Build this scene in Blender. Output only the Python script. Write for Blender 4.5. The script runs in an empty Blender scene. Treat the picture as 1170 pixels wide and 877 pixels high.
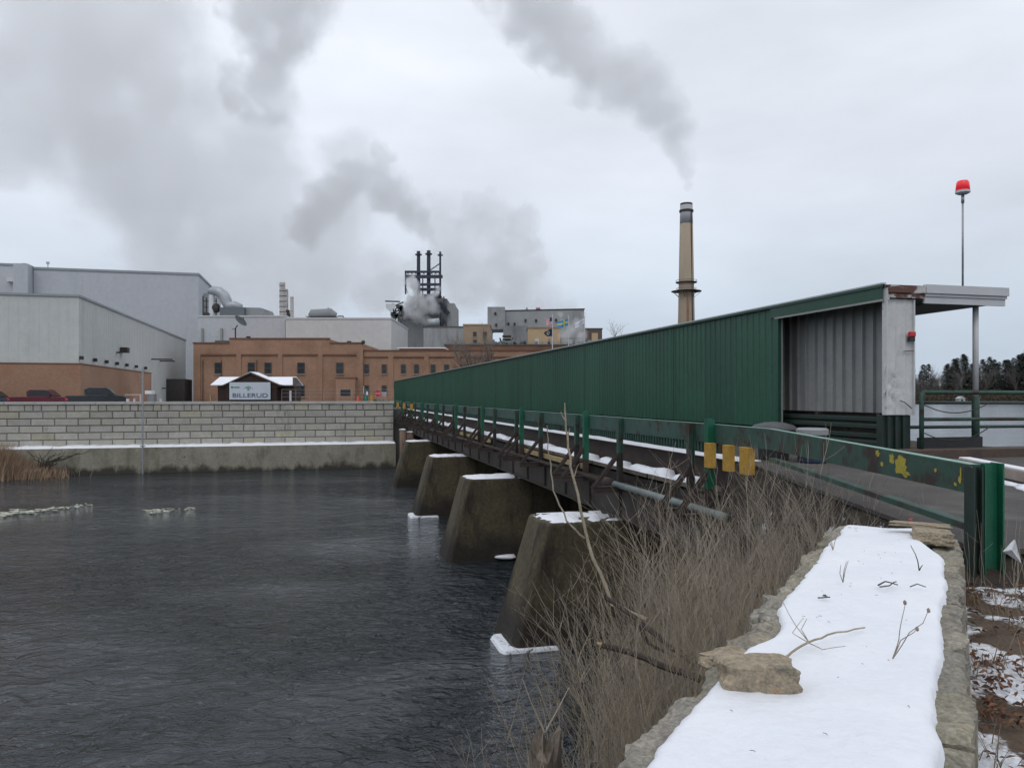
import bpy, bmesh, math, random
from mathutils import Vector, Matrix, noise as mnoise
random.seed(7)
R = math.radians
E = 6.9                      # eye height above the river
F = 860.0                    # focal length in photo pixels (1170 wide)
SC = bpy.context.scene
COL = SC.collection
A = math.atan2(.247, .969)
BR = Matrix.Rotation(A, 4, 'Z')          # bridge frame: x = across (s), y = along (t)
def st(s, t, z=0.0): return BR @ Vector((s, t, z))
def at(px, py, Y): return Vector(((px-585)/F*Y, Y, E+(452-py)/F*Y))
def on(px, py, h):                         # ray meets the level h below the eye
    Y = h*F/(py-452); return Vector(((px-585)/F*Y, Y, E-h))

# ---------------------------------------------------------------- materials
MATS = {}
def rgb(c): return (c[0], c[1], c[2], 1)
def mat(name, c1, c2=None, scale=3.0, rough=.8, metal=0.0, bump=0.0, bscale=20.0, stretch=(1,1,1), stain=None, sstretch=(1,1,1),
        stain2=None, attr=False, emit=None, detail=6, spec=.5, world=False, grain=.28, gscale=None, wet=None):
    if name in MATS: return MATS[name]
    m = bpy.data.materials.new(name); m.use_nodes = True
    nt = m.node_tree; N = nt.nodes; L = nt.links
    b = N['Principled BSDF']; b.inputs['Roughness'].default_value = rough; b.inputs['Metallic'].default_value = metal
    b.inputs['Specular IOR Level'].default_value = spec
    tc = N.new('ShaderNodeTexCoord')
    if world:
        g = N.new('ShaderNodeNewGeometry'); src = g.outputs['Position']
    else: src = tc.outputs['Object']
    def noise_fac(sc, lo, hi, strt, det=6, w=0, rg=.6):
        mp = N.new('ShaderNodeMapping'); mp.inputs['Scale'].default_value = strt; mp.inputs['Location'].default_value = (w*3.1, w*1.7, w)
        L.new(src, mp.inputs['Vector'])
        n = N.new('ShaderNodeTexNoise'); n.inputs['Scale'].default_value = sc; n.inputs['Detail'].default_value = det; n.inputs['Roughness'].default_value = rg
        L.new(mp.outputs[0], n.inputs['Vector'])
        r = N.new('ShaderNodeMapRange'); r.inputs[1].default_value = lo; r.inputs[2].default_value = hi
        L.new(n.outputs[0], r.inputs[0]); return r.outputs[0], n.outputs[0]
    if c2 is None: c2 = tuple(x*.8 for x in c1)
    fac, _ = noise_fac(scale, .3, .7, stretch, detail)
    mx = N.new('ShaderNodeMix'); mx.data_type = 'RGBA'
    mx.inputs[6].default_value = rgb(c1); mx.inputs[7].default_value = rgb(c2)
    L.new(fac, mx.inputs[0]); out = mx.outputs[2]
    if attr:
        at_ = N.new('ShaderNodeAttribute'); at_.attribute_name = 'tint'
        mm = N.new('ShaderNodeMix'); mm.data_type = 'RGBA'; mm.blend_type = 'MULTIPLY'; mm.inputs[0].default_value = 1
        L.new(out, mm.inputs[6]); L.new(at_.outputs['Color'], mm.inputs[7]); out = mm.outputs[2]
    for k, stn in enumerate((stain, stain2)):
        if stn:
            col, sc, lo, hi = stn[:4]; ss = stn[4] if len(stn) > 4 else sstretch
            f2, _ = noise_fac(sc, lo, hi, ss, 8, 5+k*7, .65)
            m2 = N.new('ShaderNodeMix'); m2.data_type = 'RGBA'; L.new(f2, m2.inputs[0]); L.new(out, m2.inputs[6])
            m2.inputs[7].default_value = rgb(col); out = m2.outputs[2]
    if wet:      # dark tide mark above the waterline
        gp_ = N.new('ShaderNodeNewGeometry'); sz = N.new('ShaderNodeSeparateXYZ'); L.new(gp_.outputs['Position'], sz.inputs[0])
        fw, nw = noise_fac(.9, 0, 1, (1,1,.5), 6, 21)
        a1 = N.new('ShaderNodeMath'); a1.operation = 'MULTIPLY_ADD'; L.new(nw, a1.inputs[0]); a1.inputs[1].default_value = -2.4; L.new(sz.outputs['Z'], a1.inputs[2])
        r1 = N.new('ShaderNodeMapRange'); r1.inputs[1].default_value = wet[1]-1.1; r1.inputs[2].default_value = wet[1]-1.1-wet[2]; L.new(a1.outputs[0], r1.inputs[0])
        m3 = N.new('ShaderNodeMix'); m3.data_type = 'RGBA'; L.new(r1.outputs[0], m3.inputs[0]); L.new(out, m3.inputs[6]); m3.inputs[7].default_value = rgb(wet[0]); out = m3.outputs[2]
    if grain:
        f3, _ = noise_fac(gscale or bscale*1.7, .28, .72, stretch, 8, 11, .7)
        mr = N.new('ShaderNodeMapRange'); mr.inputs[3].default_value = 1-grain; mr.inputs[4].default_value = 1+grain; L.new(f3, mr.inputs[0])
        vs_ = N.new('ShaderNodeVectorMath'); vs_.operation = 'SCALE'; L.new(out, vs_.inputs[0]); L.new(mr.outputs[0], vs_.inputs['Scale']); out = vs_.outputs[0]
    L.new(out, b.inputs['Base Color'])
    if bump:
        _, nn = noise_fac(bscale, 0, 1, stretch, 8, 3)
        bp = N.new('ShaderNodeBump'); bp.inputs['Strength'].default_value = 1; bp.inputs['Distance'].default_value = bump
        L.new(nn, bp.inputs['Height']); L.new(bp.outputs[0], b.inputs['Normal'])
    if emit:
        b.inputs['Emission Color'].default_value = rgb(emit[0]); b.inputs['Emission Strength'].default_value = emit[1]
    MATS[name] = m; return m

# ---------------------------------------------------------------- mesh builder
class MB:
    def __init__(s, M=None): s.v = []; s.f = []; s.M = M or Matrix(); s.c = []; s.cur = None
    def _add(s, vs, fs, M=None):
        o = len(s.v); T = s.M @ M if M is not None else s.M
        s.v += [T @ Vector(v) for v in vs]
        s.f += [tuple(i+o for i in f) for f in fs]
        s.c += [s.cur]*len(fs); return s
    def box(s, x0, x1, y0, y1, z0, z1, M=None):
        return s._add([(x0,y0,z0),(x1,y0,z0),(x1,y1,z0),(x0,y1,z0),(x0,y0,z1),(x1,y0,z1),(x1,y1,z1),(x0,y1,z1)],
                      [(0,3,2,1),(4,5,6,7),(0,1,5,4),(1,2,6,5),(2,3,7,6),(3,0,4,7)], M)
    def hexa(s, lo, hi):          # 4 low corners, 4 high corners
        return s._add(list(lo)+list(hi), [(0,3,2,1),(4,5,6,7),(0,1,5,4),(1,2,6,5),(2,3,7,6),(3,0,4,7)])
    def beam(s, p, q, w, h, up=(0,0,1)):
        p = Vector(p); q = Vector(q); d = (q-p); L = d.length; d.normalize()
        u = Vector(up)
        if abs(d.dot(u)) > .98: u = Vector((0,1,0))
        x = d.cross(u).normalized(); z = x.cross(d)
        M = Matrix(((x.x,d.x,z.x,p.x),(x.y,d.y,z.y,p.y),(x.z,d.z,z.z,p.z),(0,0,0,1)))
        return s.box(-w/2,w/2,0,L,-h/2,h/2,M)
    def tube(s, pts, rad, n=8, cap=True):
        pts = [Vector(p) for p in pts]
        if not hasattr(rad, '__len__'): rad = [rad]*len(pts)
        vs = []; fs = []; prev = None
        for i, p in enumerate(pts):
            d = (pts[min(i+1,len(pts)-1)]-pts[max(i-1,0)])
            if d.length < 1e-9: d = Vector((0,0,1))
            d.normalize()
            if prev is None:
                u = Vector((0,0,1)) if abs(d.z) < .9 else Vector((1,0,0))
            else: u = prev
            x = d.cross(u)
            if x.length < 1e-6: x = d.cross(Vector((1,0.1,0)))
            x.normalize(); y = x.cross(d).normalized(); prev = y
            for k in range(n):
                a = 2*math.pi*k/n
                vs.append(p + (x*math.cos(a)+y*math.sin(a))*rad[i])
        for i in range(len(pts)-1):
            for k in range(n):
                fs.append((i*n+k, i*n+(k+1)%n, (i+1)*n+(k+1)%n, (i+1)*n+k))
        if cap:
            fs.append(tuple(range(n))[::-1]); fs.append(tuple((len(pts)-1)*n+k for k in range(n)))
        return s._add(vs, fs)
    def prism(s, poly, z0, z1, M=None):      # poly in xy
        n = len(poly)
        vs = [(x,y,z0) for x,y in poly]+[(x,y,z1) for x,y in poly]
        fs = [tuple(range(n))[::-1], tuple(range(n,2*n))]+[(i,(i+1)%n,n+(i+1)%n,n+i) for i in range(n)]
        return s._add(vs, fs, M)
    def prof(s, poly, y0, y1, M=None):       # poly in xz, extruded in y
        n = len(poly)
        vs = [(x,y0,z) for x,z in poly]+[(x,y1,z) for x,z in poly]
        fs = [tuple(range(n)), tuple(range(n,2*n))[::-1]]+[(i,n+i,n+(i+1)%n,(i+1)%n) for i in range(n)]
        return s._add(vs, fs, M)
    def quad(s, a, b, c, d): return s._add([a,b,c,d], [(0,1,2,3)])
    def blob(s, c, r, sub=2, jit=.15, sc=3.0, flat=1.0, seed=0):
        bm = bmesh.new(); bmesh.ops.create_icosphere(bm, subdivisions=sub, radius=1)
        vs = []
        for v in bm.verts:
            p = v.co.copy(); k = 1+jit*2*mnoise.noise(p*sc*.5+Vector((seed,seed*2,0)))
            vs.append(Vector(c)+Vector((p.x*r[0]*k, p.y*r[1]*k, p.z*r[2]*k)))
        fs = [tuple(x.index for x in f.verts) for f in bm.faces]; bm.free()
        return s._add(vs, fs)
    def mesh(s, name, m, root=None):
        inv = root.matrix_basis.inverted() if root is not None else Matrix()
        me = bpy.data.meshes.new(name); me.from_pydata([inv @ v for v in s.v], [], s.f)
        if any(c is not None for c in s.c):
            ca = me.color_attributes.new('tint', 'FLOAT_COLOR', 'CORNER'); i = 0
            for k, p in enumerate(me.polygons):
                c = s.c[k] or (1,1,1)
                for _ in p.loop_indices: ca.data[i].color = (c[0],c[1],c[2],1); i += 1
        bm = bmesh.new(); bm.from_mesh(me); bmesh.ops.recalc_face_normals(bm, faces=bm.faces[:]); bm.to_mesh(me); bm.free()
        me.materials.append(m); return me
def link(name, me, parent=None):
    o = bpy.data.objects.new(name, me); COL.objects.link(o)
    if parent is not None: o.parent = parent
    return o
def base_of(mb):
    xs = [v.x for v in mb.v]; ys = [v.y for v in mb.v]; zs = [v.z for v in mb.v]
    return Vector(((min(xs)+max(xs))/2, (min(ys)+max(ys))/2, min(zs)))
def bevel(o, w, seg=2):
    b = o.modifiers.new('edge', 'BEVEL'); b.width = w; b.segments = seg; b.limit_method = 'ANGLE'; b.angle_limit = R(40); return o
def smooth(o, ang=40):
    for p in o.data.polygons: p.use_smooth = True
    return o
def tag(o, label, cat, group=None, kind=None):
    if label: o['label'] = label
    if cat: o['category'] = cat
    if group: o['group'] = group
    if kind: o['kind'] = kind
    return o
def root(name, loc, label, cat, group=None, rz=0, kind=None):
    o = bpy.data.objects.new(name, None); COL.objects.link(o); o.empty_display_size = .3
    o.matrix_basis = Matrix.Translation(Vector(loc)) @ Matrix.Rotation(rz, 4, 'Z')
    return tag(o, label, cat, group, kind)
def part(name, mb, m, parent, label=None, bv=0, sm=False, kind=None):
    # sub-parts: parent is a part; part frames equal their root's frame
    rt = parent
    while rt.parent is not None: rt = rt.parent
    o = link(name, mb.mesh(name, m, rt), parent)
    if label: o['label'] = label
    if kind: o['kind'] = kind
    if bv: bevel(o, bv)
    if sm: smooth(o)
    return o
def single(name, mb, m, label, cat, group=None, kind=None, bv=0, sm=False):
    b = base_of(mb); o = bpy.data.objects.new(name, None); o.matrix_basis = Matrix.Translation(b)
    me = mb.mesh(name, m, o); bpy.data.objects.remove(o)
    q = link(name, me); q.location = b; tag(q, label, cat, group, kind)
    if bv: bevel(q, bv)
    if sm: smooth(q)
    return q
def struct(name, mb, m):
    o = link(name, mb.mesh(name, m)); o['kind'] = 'structure'; return o
def copy_tree(o, parent=None):
    c = o.copy(); COL.objects.link(c)
    if parent is not None: c.parent = parent
    for ch in list(o.children): copy_tree(ch, c)
    return c
def text_mesh(body, size, depth=.02):
    cu = bpy.data.curves.new('t', 'FONT'); cu.body = body; cu.size = size; cu.extrude = depth; cu.align_x = 'CENTER'; cu.offset = -size*.006
    o = bpy.data.objects.new('t', cu); COL.objects.link(o)
    dg = bpy.context.evaluated_depsgraph_get(); dg.update()
    me = bpy.data.meshes.new_from_object(o.evaluated_get(dg)); bpy.data.objects.remove(o)
    vs = [v.co.copy() for v in me.vertices]; fs = [tuple(p.vertices) for p in me.polygons]; bpy.data.meshes.remove(me)
    return vs, fs

# palette (real base colours)
GREEN = mat('green_sheet', (.010,.058,.035), (.016,.078,.050), .35, .42, bump=.003, bscale=3, grain=.14, stain=((.032,.088,.066),.6,.50,.85,(1,1,.22)), stain2=((.010,.036,.026),1.3,.60,.80,(1,1,.12)), world=True)
GREEN_WALL = mat('green_wall_sheet', (.013,.074,.042), (.019,.092,.056), .35, .42, bump=.003, bscale=3, grain=.14, attr=True, stain=((.032,.088,.066),.6,.50,.85,(1,1,.22)), stain2=((.012,.040,.028),1.3,.60,.80,(1,1,.12)), world=True)
GREEN_BRIGHT = mat('green_paint', (.007,.115,.062), (.010,.085,.048), 6, .4, bump=.001, bscale=40, stain=((.03,.05,.035),6,.62,.7))
GREEN_OLD = mat('green_old_paint', (.024,.068,.050), (.042,.095,.072), 5, .6, bump=.002, bscale=40, stain=((.040,.024,.02),2.4,.50,.60), stain2=((.40,.36,.08),6,.68,.70), world=True)
GREEN_CHALK = mat('green_chalk_paint', (.030,.078,.062), (.05,.105,.085), 3, .65, bump=.002, bscale=40, stain=((.05,.028,.02),2.0,.57,.63), world=True)
RUST = mat('rusty_steel', (.032,.024,.021), (.055,.038,.031), 3, .85, bump=.004, bscale=25, stain=((.10,.05,.03),2,.62,.75))
DARKSTEEL = mat('dark_steel', (.022,.022,.02), (.045,.035,.03), 4, .7, bump=.002, bscale=25)
GIRDER = mat('girder_steel', (.065,.056,.050), (.042,.035,.031), 2, .75, bump=.003, bscale=20, stain=((.11,.05,.03),1.5,.6,.75), sstretch=(1,1,.3))
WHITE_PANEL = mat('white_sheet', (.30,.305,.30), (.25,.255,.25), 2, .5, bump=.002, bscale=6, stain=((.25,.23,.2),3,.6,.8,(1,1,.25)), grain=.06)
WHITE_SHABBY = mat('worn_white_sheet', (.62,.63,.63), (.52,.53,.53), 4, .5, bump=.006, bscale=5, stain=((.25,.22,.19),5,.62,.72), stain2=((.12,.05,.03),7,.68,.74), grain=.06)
FASCIA = mat('white_fascia', (.55,.56,.58), (.5,.51,.53), 2, .45, stain=((.3,.3,.3),3,.65,.8), grain=.06)
FASCIA_RUST = mat('peeling_fascia', (.55,.55,.55), (.48,.46,.45), 6, .7, bump=.004, bscale=30, stain=((.12,.055,.04),3.2,.44,.50,(1,1,2.2)))
SNOW = mat('snow', (.78,.80,.85), (.83,.845,.88), 2, .6, bump=.012, bscale=14, grain=.03)
SNOWP = mat('snow_patchy', (.78,.81,.86), (.7,.73,.78), 4, .7, bump=.02, bscale=14, stain=((.07,.06,.05),7,.60,.63))
CONC = mat('pier_concrete', (.100,.084,.048), (.056,.046,.029), 1.0, .9, bump=.03, bscale=5, grain=.45, wet=((.024,.019,.015),1.4,.9), stain=((.020,.014,.011),.8,.50,.62,(1,1,.22)), stain2=((.20,.16,.10),3.5,.69,.74,(1,1,.4)))
CONC_L = mat('footing_concrete', (.31,.29,.235), (.22,.205,.16), .8, .9, bump=.01, bscale=6, wet=((.05,.045,.035),.55,.5), stain=((.12,.12,.08),.9,.5,.7,(1,1,.35)), stain2=((.08,.07,.06),1.6,.66,.72,(1,1,.8)))
BLOCK = mat('concrete_block', (.43,.415,.38), (.34,.33,.30), 1.5, .9, bump=.012, bscale=8, attr=True, stain=((.13,.13,.12),.55,.60,.72,(1,1,.22)))
CAP = mat('coping_concrete', (.46,.44,.42), (.38,.36,.33), 2, .85, bump=.006, bscale=12)
MORTAR = mat('wall_joint', (.15,.145,.135), (.10,.095,.09), 4, .95)
ASPHALT = mat('asphalt', (.085,.074,.066), (.05,.045,.042), 1.2, .85, bump=.006, bscale=90, stain=((.13,.12,.11),.8,.55,.75), world=True)
EARTH = mat('earth', (.045,.034,.024), (.022,.017,.013), 3, .95, bump=.04, bscale=9, stain=((.62,.64,.68),1.1,.63,.66), world=True)
LEAFGROUND = mat('leaf_litter', (.13,.09,.06), (.075,.052,.038), 6, .95, bump=.03, bscale=22, stain=((.78,.80,.84),1.6,.47,.52), world=True)
STONE = mat('lime_stone', (.33,.305,.25), (.18,.17,.14), 9, .9, bump=.05, bscale=10, grain=.55, gscale=45, stain=((.34,.24,.14),2.2,.58,.7), stain2=((.10,.10,.085),6,.58,.70), attr=True)
STONE_TAN = mat('tan_stone', (.38,.31,.22), (.25,.21,.15), 9, .9, bump=.04, bscale=12, grain=.5, gscale=50, stain=((.45,.25,.11),3,.6,.7), stain2=((.12,.11,.09),8,.6,.7))
BARK = mat('bark', (.17,.135,.10), (.10,.08,.06), 12, .9, bump=.002, bscale=60)
BARK_D = mat('dark_bark', (.07,.05,.038), (.035,.027,.02), 12, .9, bump=.004, bscale=40)
TWIG = mat('twig_bark', (.43,.365,.27), (.25,.21,.155), 5, .9, world=True)
TWIG_G = mat('twig_grey', (.36,.31,.25), (.2,.17,.135), 4, .9, world=True)
WOOD = mat('old_timber', (.15,.12,.09), (.09,.075,.06), 3, .85, bump=.006, bscale=20, stretch=(1,1,1))
WOOD_Y = mat('fresh_timber', (.42,.33,.17), (.3,.22,.1), 5, .8, bump=.003, bscale=20)
YELLOW = mat('yellow_block', (.50,.29,.04), (.38,.21,.035), 8, .7, bump=.002, bscale=20, stain=((.2,.1,.04),9,.62,.7))
BRICK = mat('brick_orange', (.345,.205,.135), (.275,.16,.105), .35, .9, bump=.003, bscale=2, grain=.18, stain=((.20,.11,.07),.25,.5,.8), world=True)
BRICK_L = mat('brick_warehouse', (.335,.20,.135), (.275,.16,.105), .2, .9, grain=.15, bscale=2, stain=((.26,.12,.065),.15,.5,.8), world=True)
BRICK_DK = mat('brick_brown', (.16,.085,.055), (.22,.125,.08), .2, .9, stain=((.08,.06,.05),.3,.5,.8), world=True)
BRICK_TRIM = mat('brick_trim', (.17,.085,.055), (.14,.07,.045), 1, .9)
SHEET_W = mat('warehouse_sheet', (.51,.525,.51), (.465,.48,.465), .15, .6, stain=((.36,.38,.385),.3,.55,.8,(1,1,.1)), world=True, grain=.08, gscale=1.2)
SHEET_B = mat('hall_sheet', (.47,.485,.51), (.43,.447,.475), .1, .6, stain=((.34,.365,.40),.2,.55,.8,(1,1,.1)), world=True, grain=.08, gscale=1.2)
SHEET_L = mat('light_hall_sheet', (.55,.56,.56), (.50,.51,.51), .2, .6, stain=((.42,.43,.43),.35,.55,.8,(1,1,.1)), world=True, grain=.08, gscale=1.2)
SHEET_G = mat('grey_mill_sheet', (.26,.27,.275), (.21,.22,.225), .15, .7, stain=((.12,.12,.12),.2,.5,.75,(1,1,.2)), world=True, grain=.08, gscale=1.2)
SHEET_G2 = mat('pale_mill_sheet', (.34,.355,.36), (.28,.29,.295), .15, .7, stain=((.15,.15,.15),.25,.5,.75,(1,1,.18)), world=True, grain=.08, gscale=1.2)
MILL_D = mat('dark_mill', (.11,.115,.12), (.16,.165,.17), .3, .75, stain=((.05,.05,.05),.4,.55,.7), world=True)
STACK_D = mat('stack_steel', (.022,.028,.05), (.035,.042,.065), .5, .6)
TANWALL = mat('tan_render', (.50,.37,.235), (.45,.33,.2), .2, .85)
DUCT = mat('duct_steel', (.42,.44,.46), (.32,.34,.36), 1, .45, metal=.3)
GLASS = mat('dark_glass', (.02,.025,.03), (.03,.035,.04), 2, .12, grain=.06)
FRAME = mat('window_frame', (.09,.075,.065), (.07,.06,.05), 4, .7)
SILL = mat('stone_sill', (.35,.31,.27), (.3,.27,.24), 4, .8)
ROOF_D = mat('roof_membrane', (.12,.12,.12), (.09,.09,.09), 1, .9)
BLACKP = mat('black_plastic', (.018,.018,.02), (.028,.028,.03), 8, .5, bump=.001, bscale=30, grain=.06)
GREYP = mat('grey_plastic', (.30,.31,.32), (.25,.26,.27), 8, .5, grain=.06)
BLUEP = mat('blue_plastic', (.018,.028,.06), (.022,.035,.075), 8, .4, grain=.06)
POLE_W = mat('pole_white', (.62,.63,.64), (.55,.56,.57), 3, .5, grain=.06)
POLE_G = mat('galvanised_pole', (.36,.37,.38), (.3,.31,.32), 6, .4, metal=.4)
RED = mat('red_lens', (.62,.02,.03), (.5,.015,.02), 5, .25, grain=.06)
RED_SIGN = mat('red_sign', (.5,.015,.03), (.45,.012,.025), 5, .5)
WHITE = mat('white_paint', (.75,.75,.75), (.7,.7,.7), 3, .6, grain=.06)
SIGNW = mat('sign_white', (.50,.54,.60), (.47,.51,.57), 1, .6, grain=.06)
SIGNT = mat('sign_lettering', (.06,.08,.16), (.05,.07,.14), 3, .6, grain=.06)
SIGNG = mat('sign_green', (.04,.25,.10), (.03,.2,.08), 3, .6)
DARKWOOD = mat('dark_boards', (.028,.015,.012), (.04,.022,.016), 2, .85, stretch=(4,4,.4))
RUBBER = mat('tyre_rubber', (.02,.02,.02), None, 6, .85)
FOAM = mat('foam_white', (.62,.62,.50), (.5,.5,.4), 3, .7, bump=.03, bscale=8)
PIPE = mat('pipe_paint', (.20,.25,.25), (.15,.18,.18), 3, .55, stain=((.10,.06,.04),3,.62,.7))
ORANGE = mat('orange_plastic', (.7,.09,.03), (.6,.07,.02), 5, .5)
# ================================================================ world, light, camera
SUN_EL, SUN_AZ = R(48), R(186)     # azimuth measured from +Y clockwise: behind and left
w = bpy.data.worlds.new("World"); SC.world = w; w.use_nodes = True
nt = w.node_tree; N = nt.nodes; L = nt.links
for n in list(N): N.remove(n)
outw = N.new('ShaderNodeOutputWorld')
skyt = N.new('ShaderNodeTexSky'); skyt.sky_type = 'NISHITA'; skyt.sun_disc = False
skyt.sun_elevation = SUN_EL; skyt.sun_rotation = SUN_AZ; skyt.air_density = 1.0; skyt.dust_density = 2.0
bg1 = N.new('ShaderNodeBackground'); bg1.inputs[1].default_value = .09; L.new(skyt.outputs[0], bg1.inputs[0])
tc = N.new('ShaderNodeTexCoord'); sep = N.new('ShaderNodeSeparateXYZ'); L.new(tc.outputs['Generated'], sep.inputs[0])
ramp = N.new('ShaderNodeValToRGB'); L.new(sep.outputs['Z'], ramp.inputs[0])
cr = ramp.color_ramp
cr.elements[0].position = 0.0; cr.elements[0].color = (.43,.50,.595,1)
cr.elements[1].position = .55; cr.elements[1].color = (.79,.83,.90,1)
for p, c in ((.07,(.48,.55,.645)), (.16,(.61,.67,.755)), (.28,(.73,.775,.855)), (.40,(.785,.825,.895))):
    e = cr.elements.new(p); e.color = rgb(c)
# stretched overcast cloud structure
def wnoise(scale, zs, lo, hi, det=7, off=0):
    mp = N.new('ShaderNodeMapping'); mp.inputs['Scale'].default_value = (1,1,zs); mp.inputs['Location'].default_value = (off,off*2,off)
    L.new(tc.outputs['Generated'], mp.inputs[0])
    n = N.new('ShaderNodeTexNoise'); n.inputs['Scale'].default_value = scale; n.inputs['Detail'].default_value = det; n.inputs['Roughness'].default_value = .5
    L.new(mp.outputs[0], n.inputs['Vector'])
    r = N.new('ShaderNodeMapRange'); r.inputs[1].default_value = .25; r.inputs[2].default_value = .75; r.inputs[3].default_value = lo; r.inputs[4].default_value = hi
    L.new(n.outputs[0], r.inputs[0]); return r.outputs[0]
n1 = wnoise(1.8, 3.0, .84, 1.12, off=3.3); n2 = wnoise(5.0, 2.4, .95, 1.05, off=1.1)
mu = N.new('ShaderNodeMath'); mu.operation = 'MULTIPLY'; L.new(n1, mu.inputs[0]); L.new(n2, mu.inputs[1])
vm = N.new('ShaderNodeVectorMath'); vm.operation = 'SCALE'; L.new(ramp.outputs[0], vm.inputs[0]); L.new(mu.outputs[0], vm.inputs['Scale'])
bg2 = N.new('ShaderNodeBackground'); L.new(vm.outputs[0], bg2.inputs[0]); bg2.inputs[1].default_value = 1.16
ms = N.new('ShaderNodeMixShader'); ms.inputs[0].default_value = .92
L.new(bg1.outputs[0], ms.inputs[1]); L.new(bg2.outputs[0], ms.inputs[2]); L.new(ms.outputs[0], outw.inputs[0])
try: w.cycles.sampling_method = 'MANUAL'; w.cycles.sample_map_resolution = 256
except Exception: pass
sun = bpy.data.lights.new('overcast_sun', 'SUN'); sun.energy = .5; sun.angle = R(25); sun.color = (1,.97,.93)
so = bpy.data.objects.new('overcast_sun', sun); COL.objects.link(so)
sd = Vector((math.sin(SUN_AZ)*math.cos(SUN_EL), math.cos(SUN_AZ)*math.cos(SUN_EL), math.sin(SUN_EL)))
so.rotation_euler = (-sd).to_track_quat('-Z', 'Y').to_euler()
cam = bpy.data.cameras.new('camera'); co = bpy.data.objects.new('camera', cam); COL.objects.link(co)
cam.sensor_width = 36; cam.lens = 36*F/1170; cam.shift_y = (452-438.5)/1170; cam.clip_end = 20000; cam.clip_start = .05
co.location = (0,0,E); co.rotation_euler = (R(90),0,0); SC.camera = co
SC.view_settings.view_transform = 'Standard'; SC.view_settings.look = 'None'; SC.view_settings.gamma = 1; SC.view_settings.exposure = 0
SC.cycles.max_bounces = 8; SC.cycles.diffuse_bounces = 3; SC.cycles.glossy_bounces = 2; SC.cycles.transmission_bounces = 2
SC.cycles.volume_bounces = 4; SC.cycles.transparent_max_bounces = 24; SC.cycles.caustics_reflective = False; SC.cycles.caustics_refractive = False
SC.cycles.volume_step_rate = 1.0; SC.cycles.volume_max_steps = 128
SC.cycles.use_denoising = True; SC.cycles.use_adaptive_sampling = True; SC.cycles.adaptive_threshold = .02

# ================================================================ water
def water_mat(name, col, rough, waves, spec=.5):
    m = bpy.data.materials.new(name); m.use_nodes = True; nt = m.node_tree; N = nt.nodes; L = nt.links
    b = N['Principled BSDF']; b.inputs['Base Color'].default_value = rgb(col); b.inputs['Roughness'].default_value = rough; b.inputs['IOR'].default_value = 1.33
    b.inputs['Specular IOR Level'].default_value = spec
    g = N.new('ShaderNodeNewGeometry'); prev = None
    for sc, stx, sty, rot, dist, det, thin in waves:
        mp = N.new('ShaderNodeMapping'); mp.inputs['Rotation'].default_value = (0,0,rot); mp.inputs['Scale'].default_value = (stx,sty,1)
        L.new(g.outputs['Position'], mp.inputs[0])
        n = N.new('ShaderNodeTexNoise'); n.inputs['Scale'].default_value = sc; n.inputs['Detail'].default_value = det; n.inputs['Roughness'].default_value = .55
        n.inputs['Distortion'].default_value = thin
        L.new(mp.outputs[0], n.inputs['Vector'])
        bp = N.new('ShaderNodeBump'); bp.inputs['Strength'].default_value = 1; bp.inputs['Distance'].default_value = dist
        L.new(n.outputs[0], bp.inputs['Height'])
        pn = N.new('ShaderNodeTexNoise'); pn.inputs['Scale'].default_value = .055; pn.inputs['Detail'].default_value = 3; pn.inputs['Distortion'].default_value = .8
        pm = N.new('ShaderNodeMapping'); pm.inputs['Scale'].default_value = (1,2.2,1); pm.inputs['Rotation'].default_value = (0,0,R(15)); L.new(g.outputs['Position'], pm.inputs[0]); L.new(pm.outputs[0], pn.inputs['Vector'])
        pr_ = N.new('ShaderNodeMapRange'); pr_.inputs[1].default_value = .38; pr_.inputs[2].default_value = .62; pr_.inputs[3].default_value = dist*.35; pr_.inputs[4].default_value = dist*1.35
        L.new(pn.outputs[0], pr_.inputs[0]); L.new(pr_.outputs[0], bp.inputs['Distance'])
        if prev is not None: L.new(prev, bp.inputs['Normal'])
        prev = bp.outputs[0]
    L.new(prev, b.inputs['Normal']); return m
RIVER = water_mat('river_water', (.018,.025,.031), .05, ((.16,1,2.0,R(12),.60,2,.8), (.9,1,1.6,R(8),.55,4,1.3), (3.0,1,1.4,R(20),.19,5,.9)), spec=.95)
LAKE = water_mat('lake_water', (.05,.06,.07), .16, ((.5,1,2.2,0,.10,4,.4), (2.5,1,1.6,R(15),.03,5,.3)))
# ================================================================ ground sheets
mb = MB(); mb.quad((-6000,-4000,-3),(6000,-4000,-3),(6000,9000,-3),(-6000,9000,-3)); struct('ground', mb, EARTH)
mb = MB(BR); mb.quad((-1500,-300,0),(13.3,-300,0),(13.3,74.6,0),(-1500,74.6,0)); struct('river_water', mb, RIVER)
mb = MB(BR); mb.quad((13.3,-1500,E-3),(2500,-1500,E-3),(2500,2500,E-3),(13.3,2500,E-3)); struct('lake_water', mb, LAKE)
YARD = mat('yard_surface', (.16,.155,.15), (.10,.10,.10), .2, .9, stain=((.75,.77,.8),.12,.52,.56), world=True)
mb = MB(BR); mb.prism([(-420,75.6),(18,75.6),(18,150),(100,150),(100,470),(-420,470)], -2.5, E-1.3); struct('yard_ground', mb, YARD)

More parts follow.
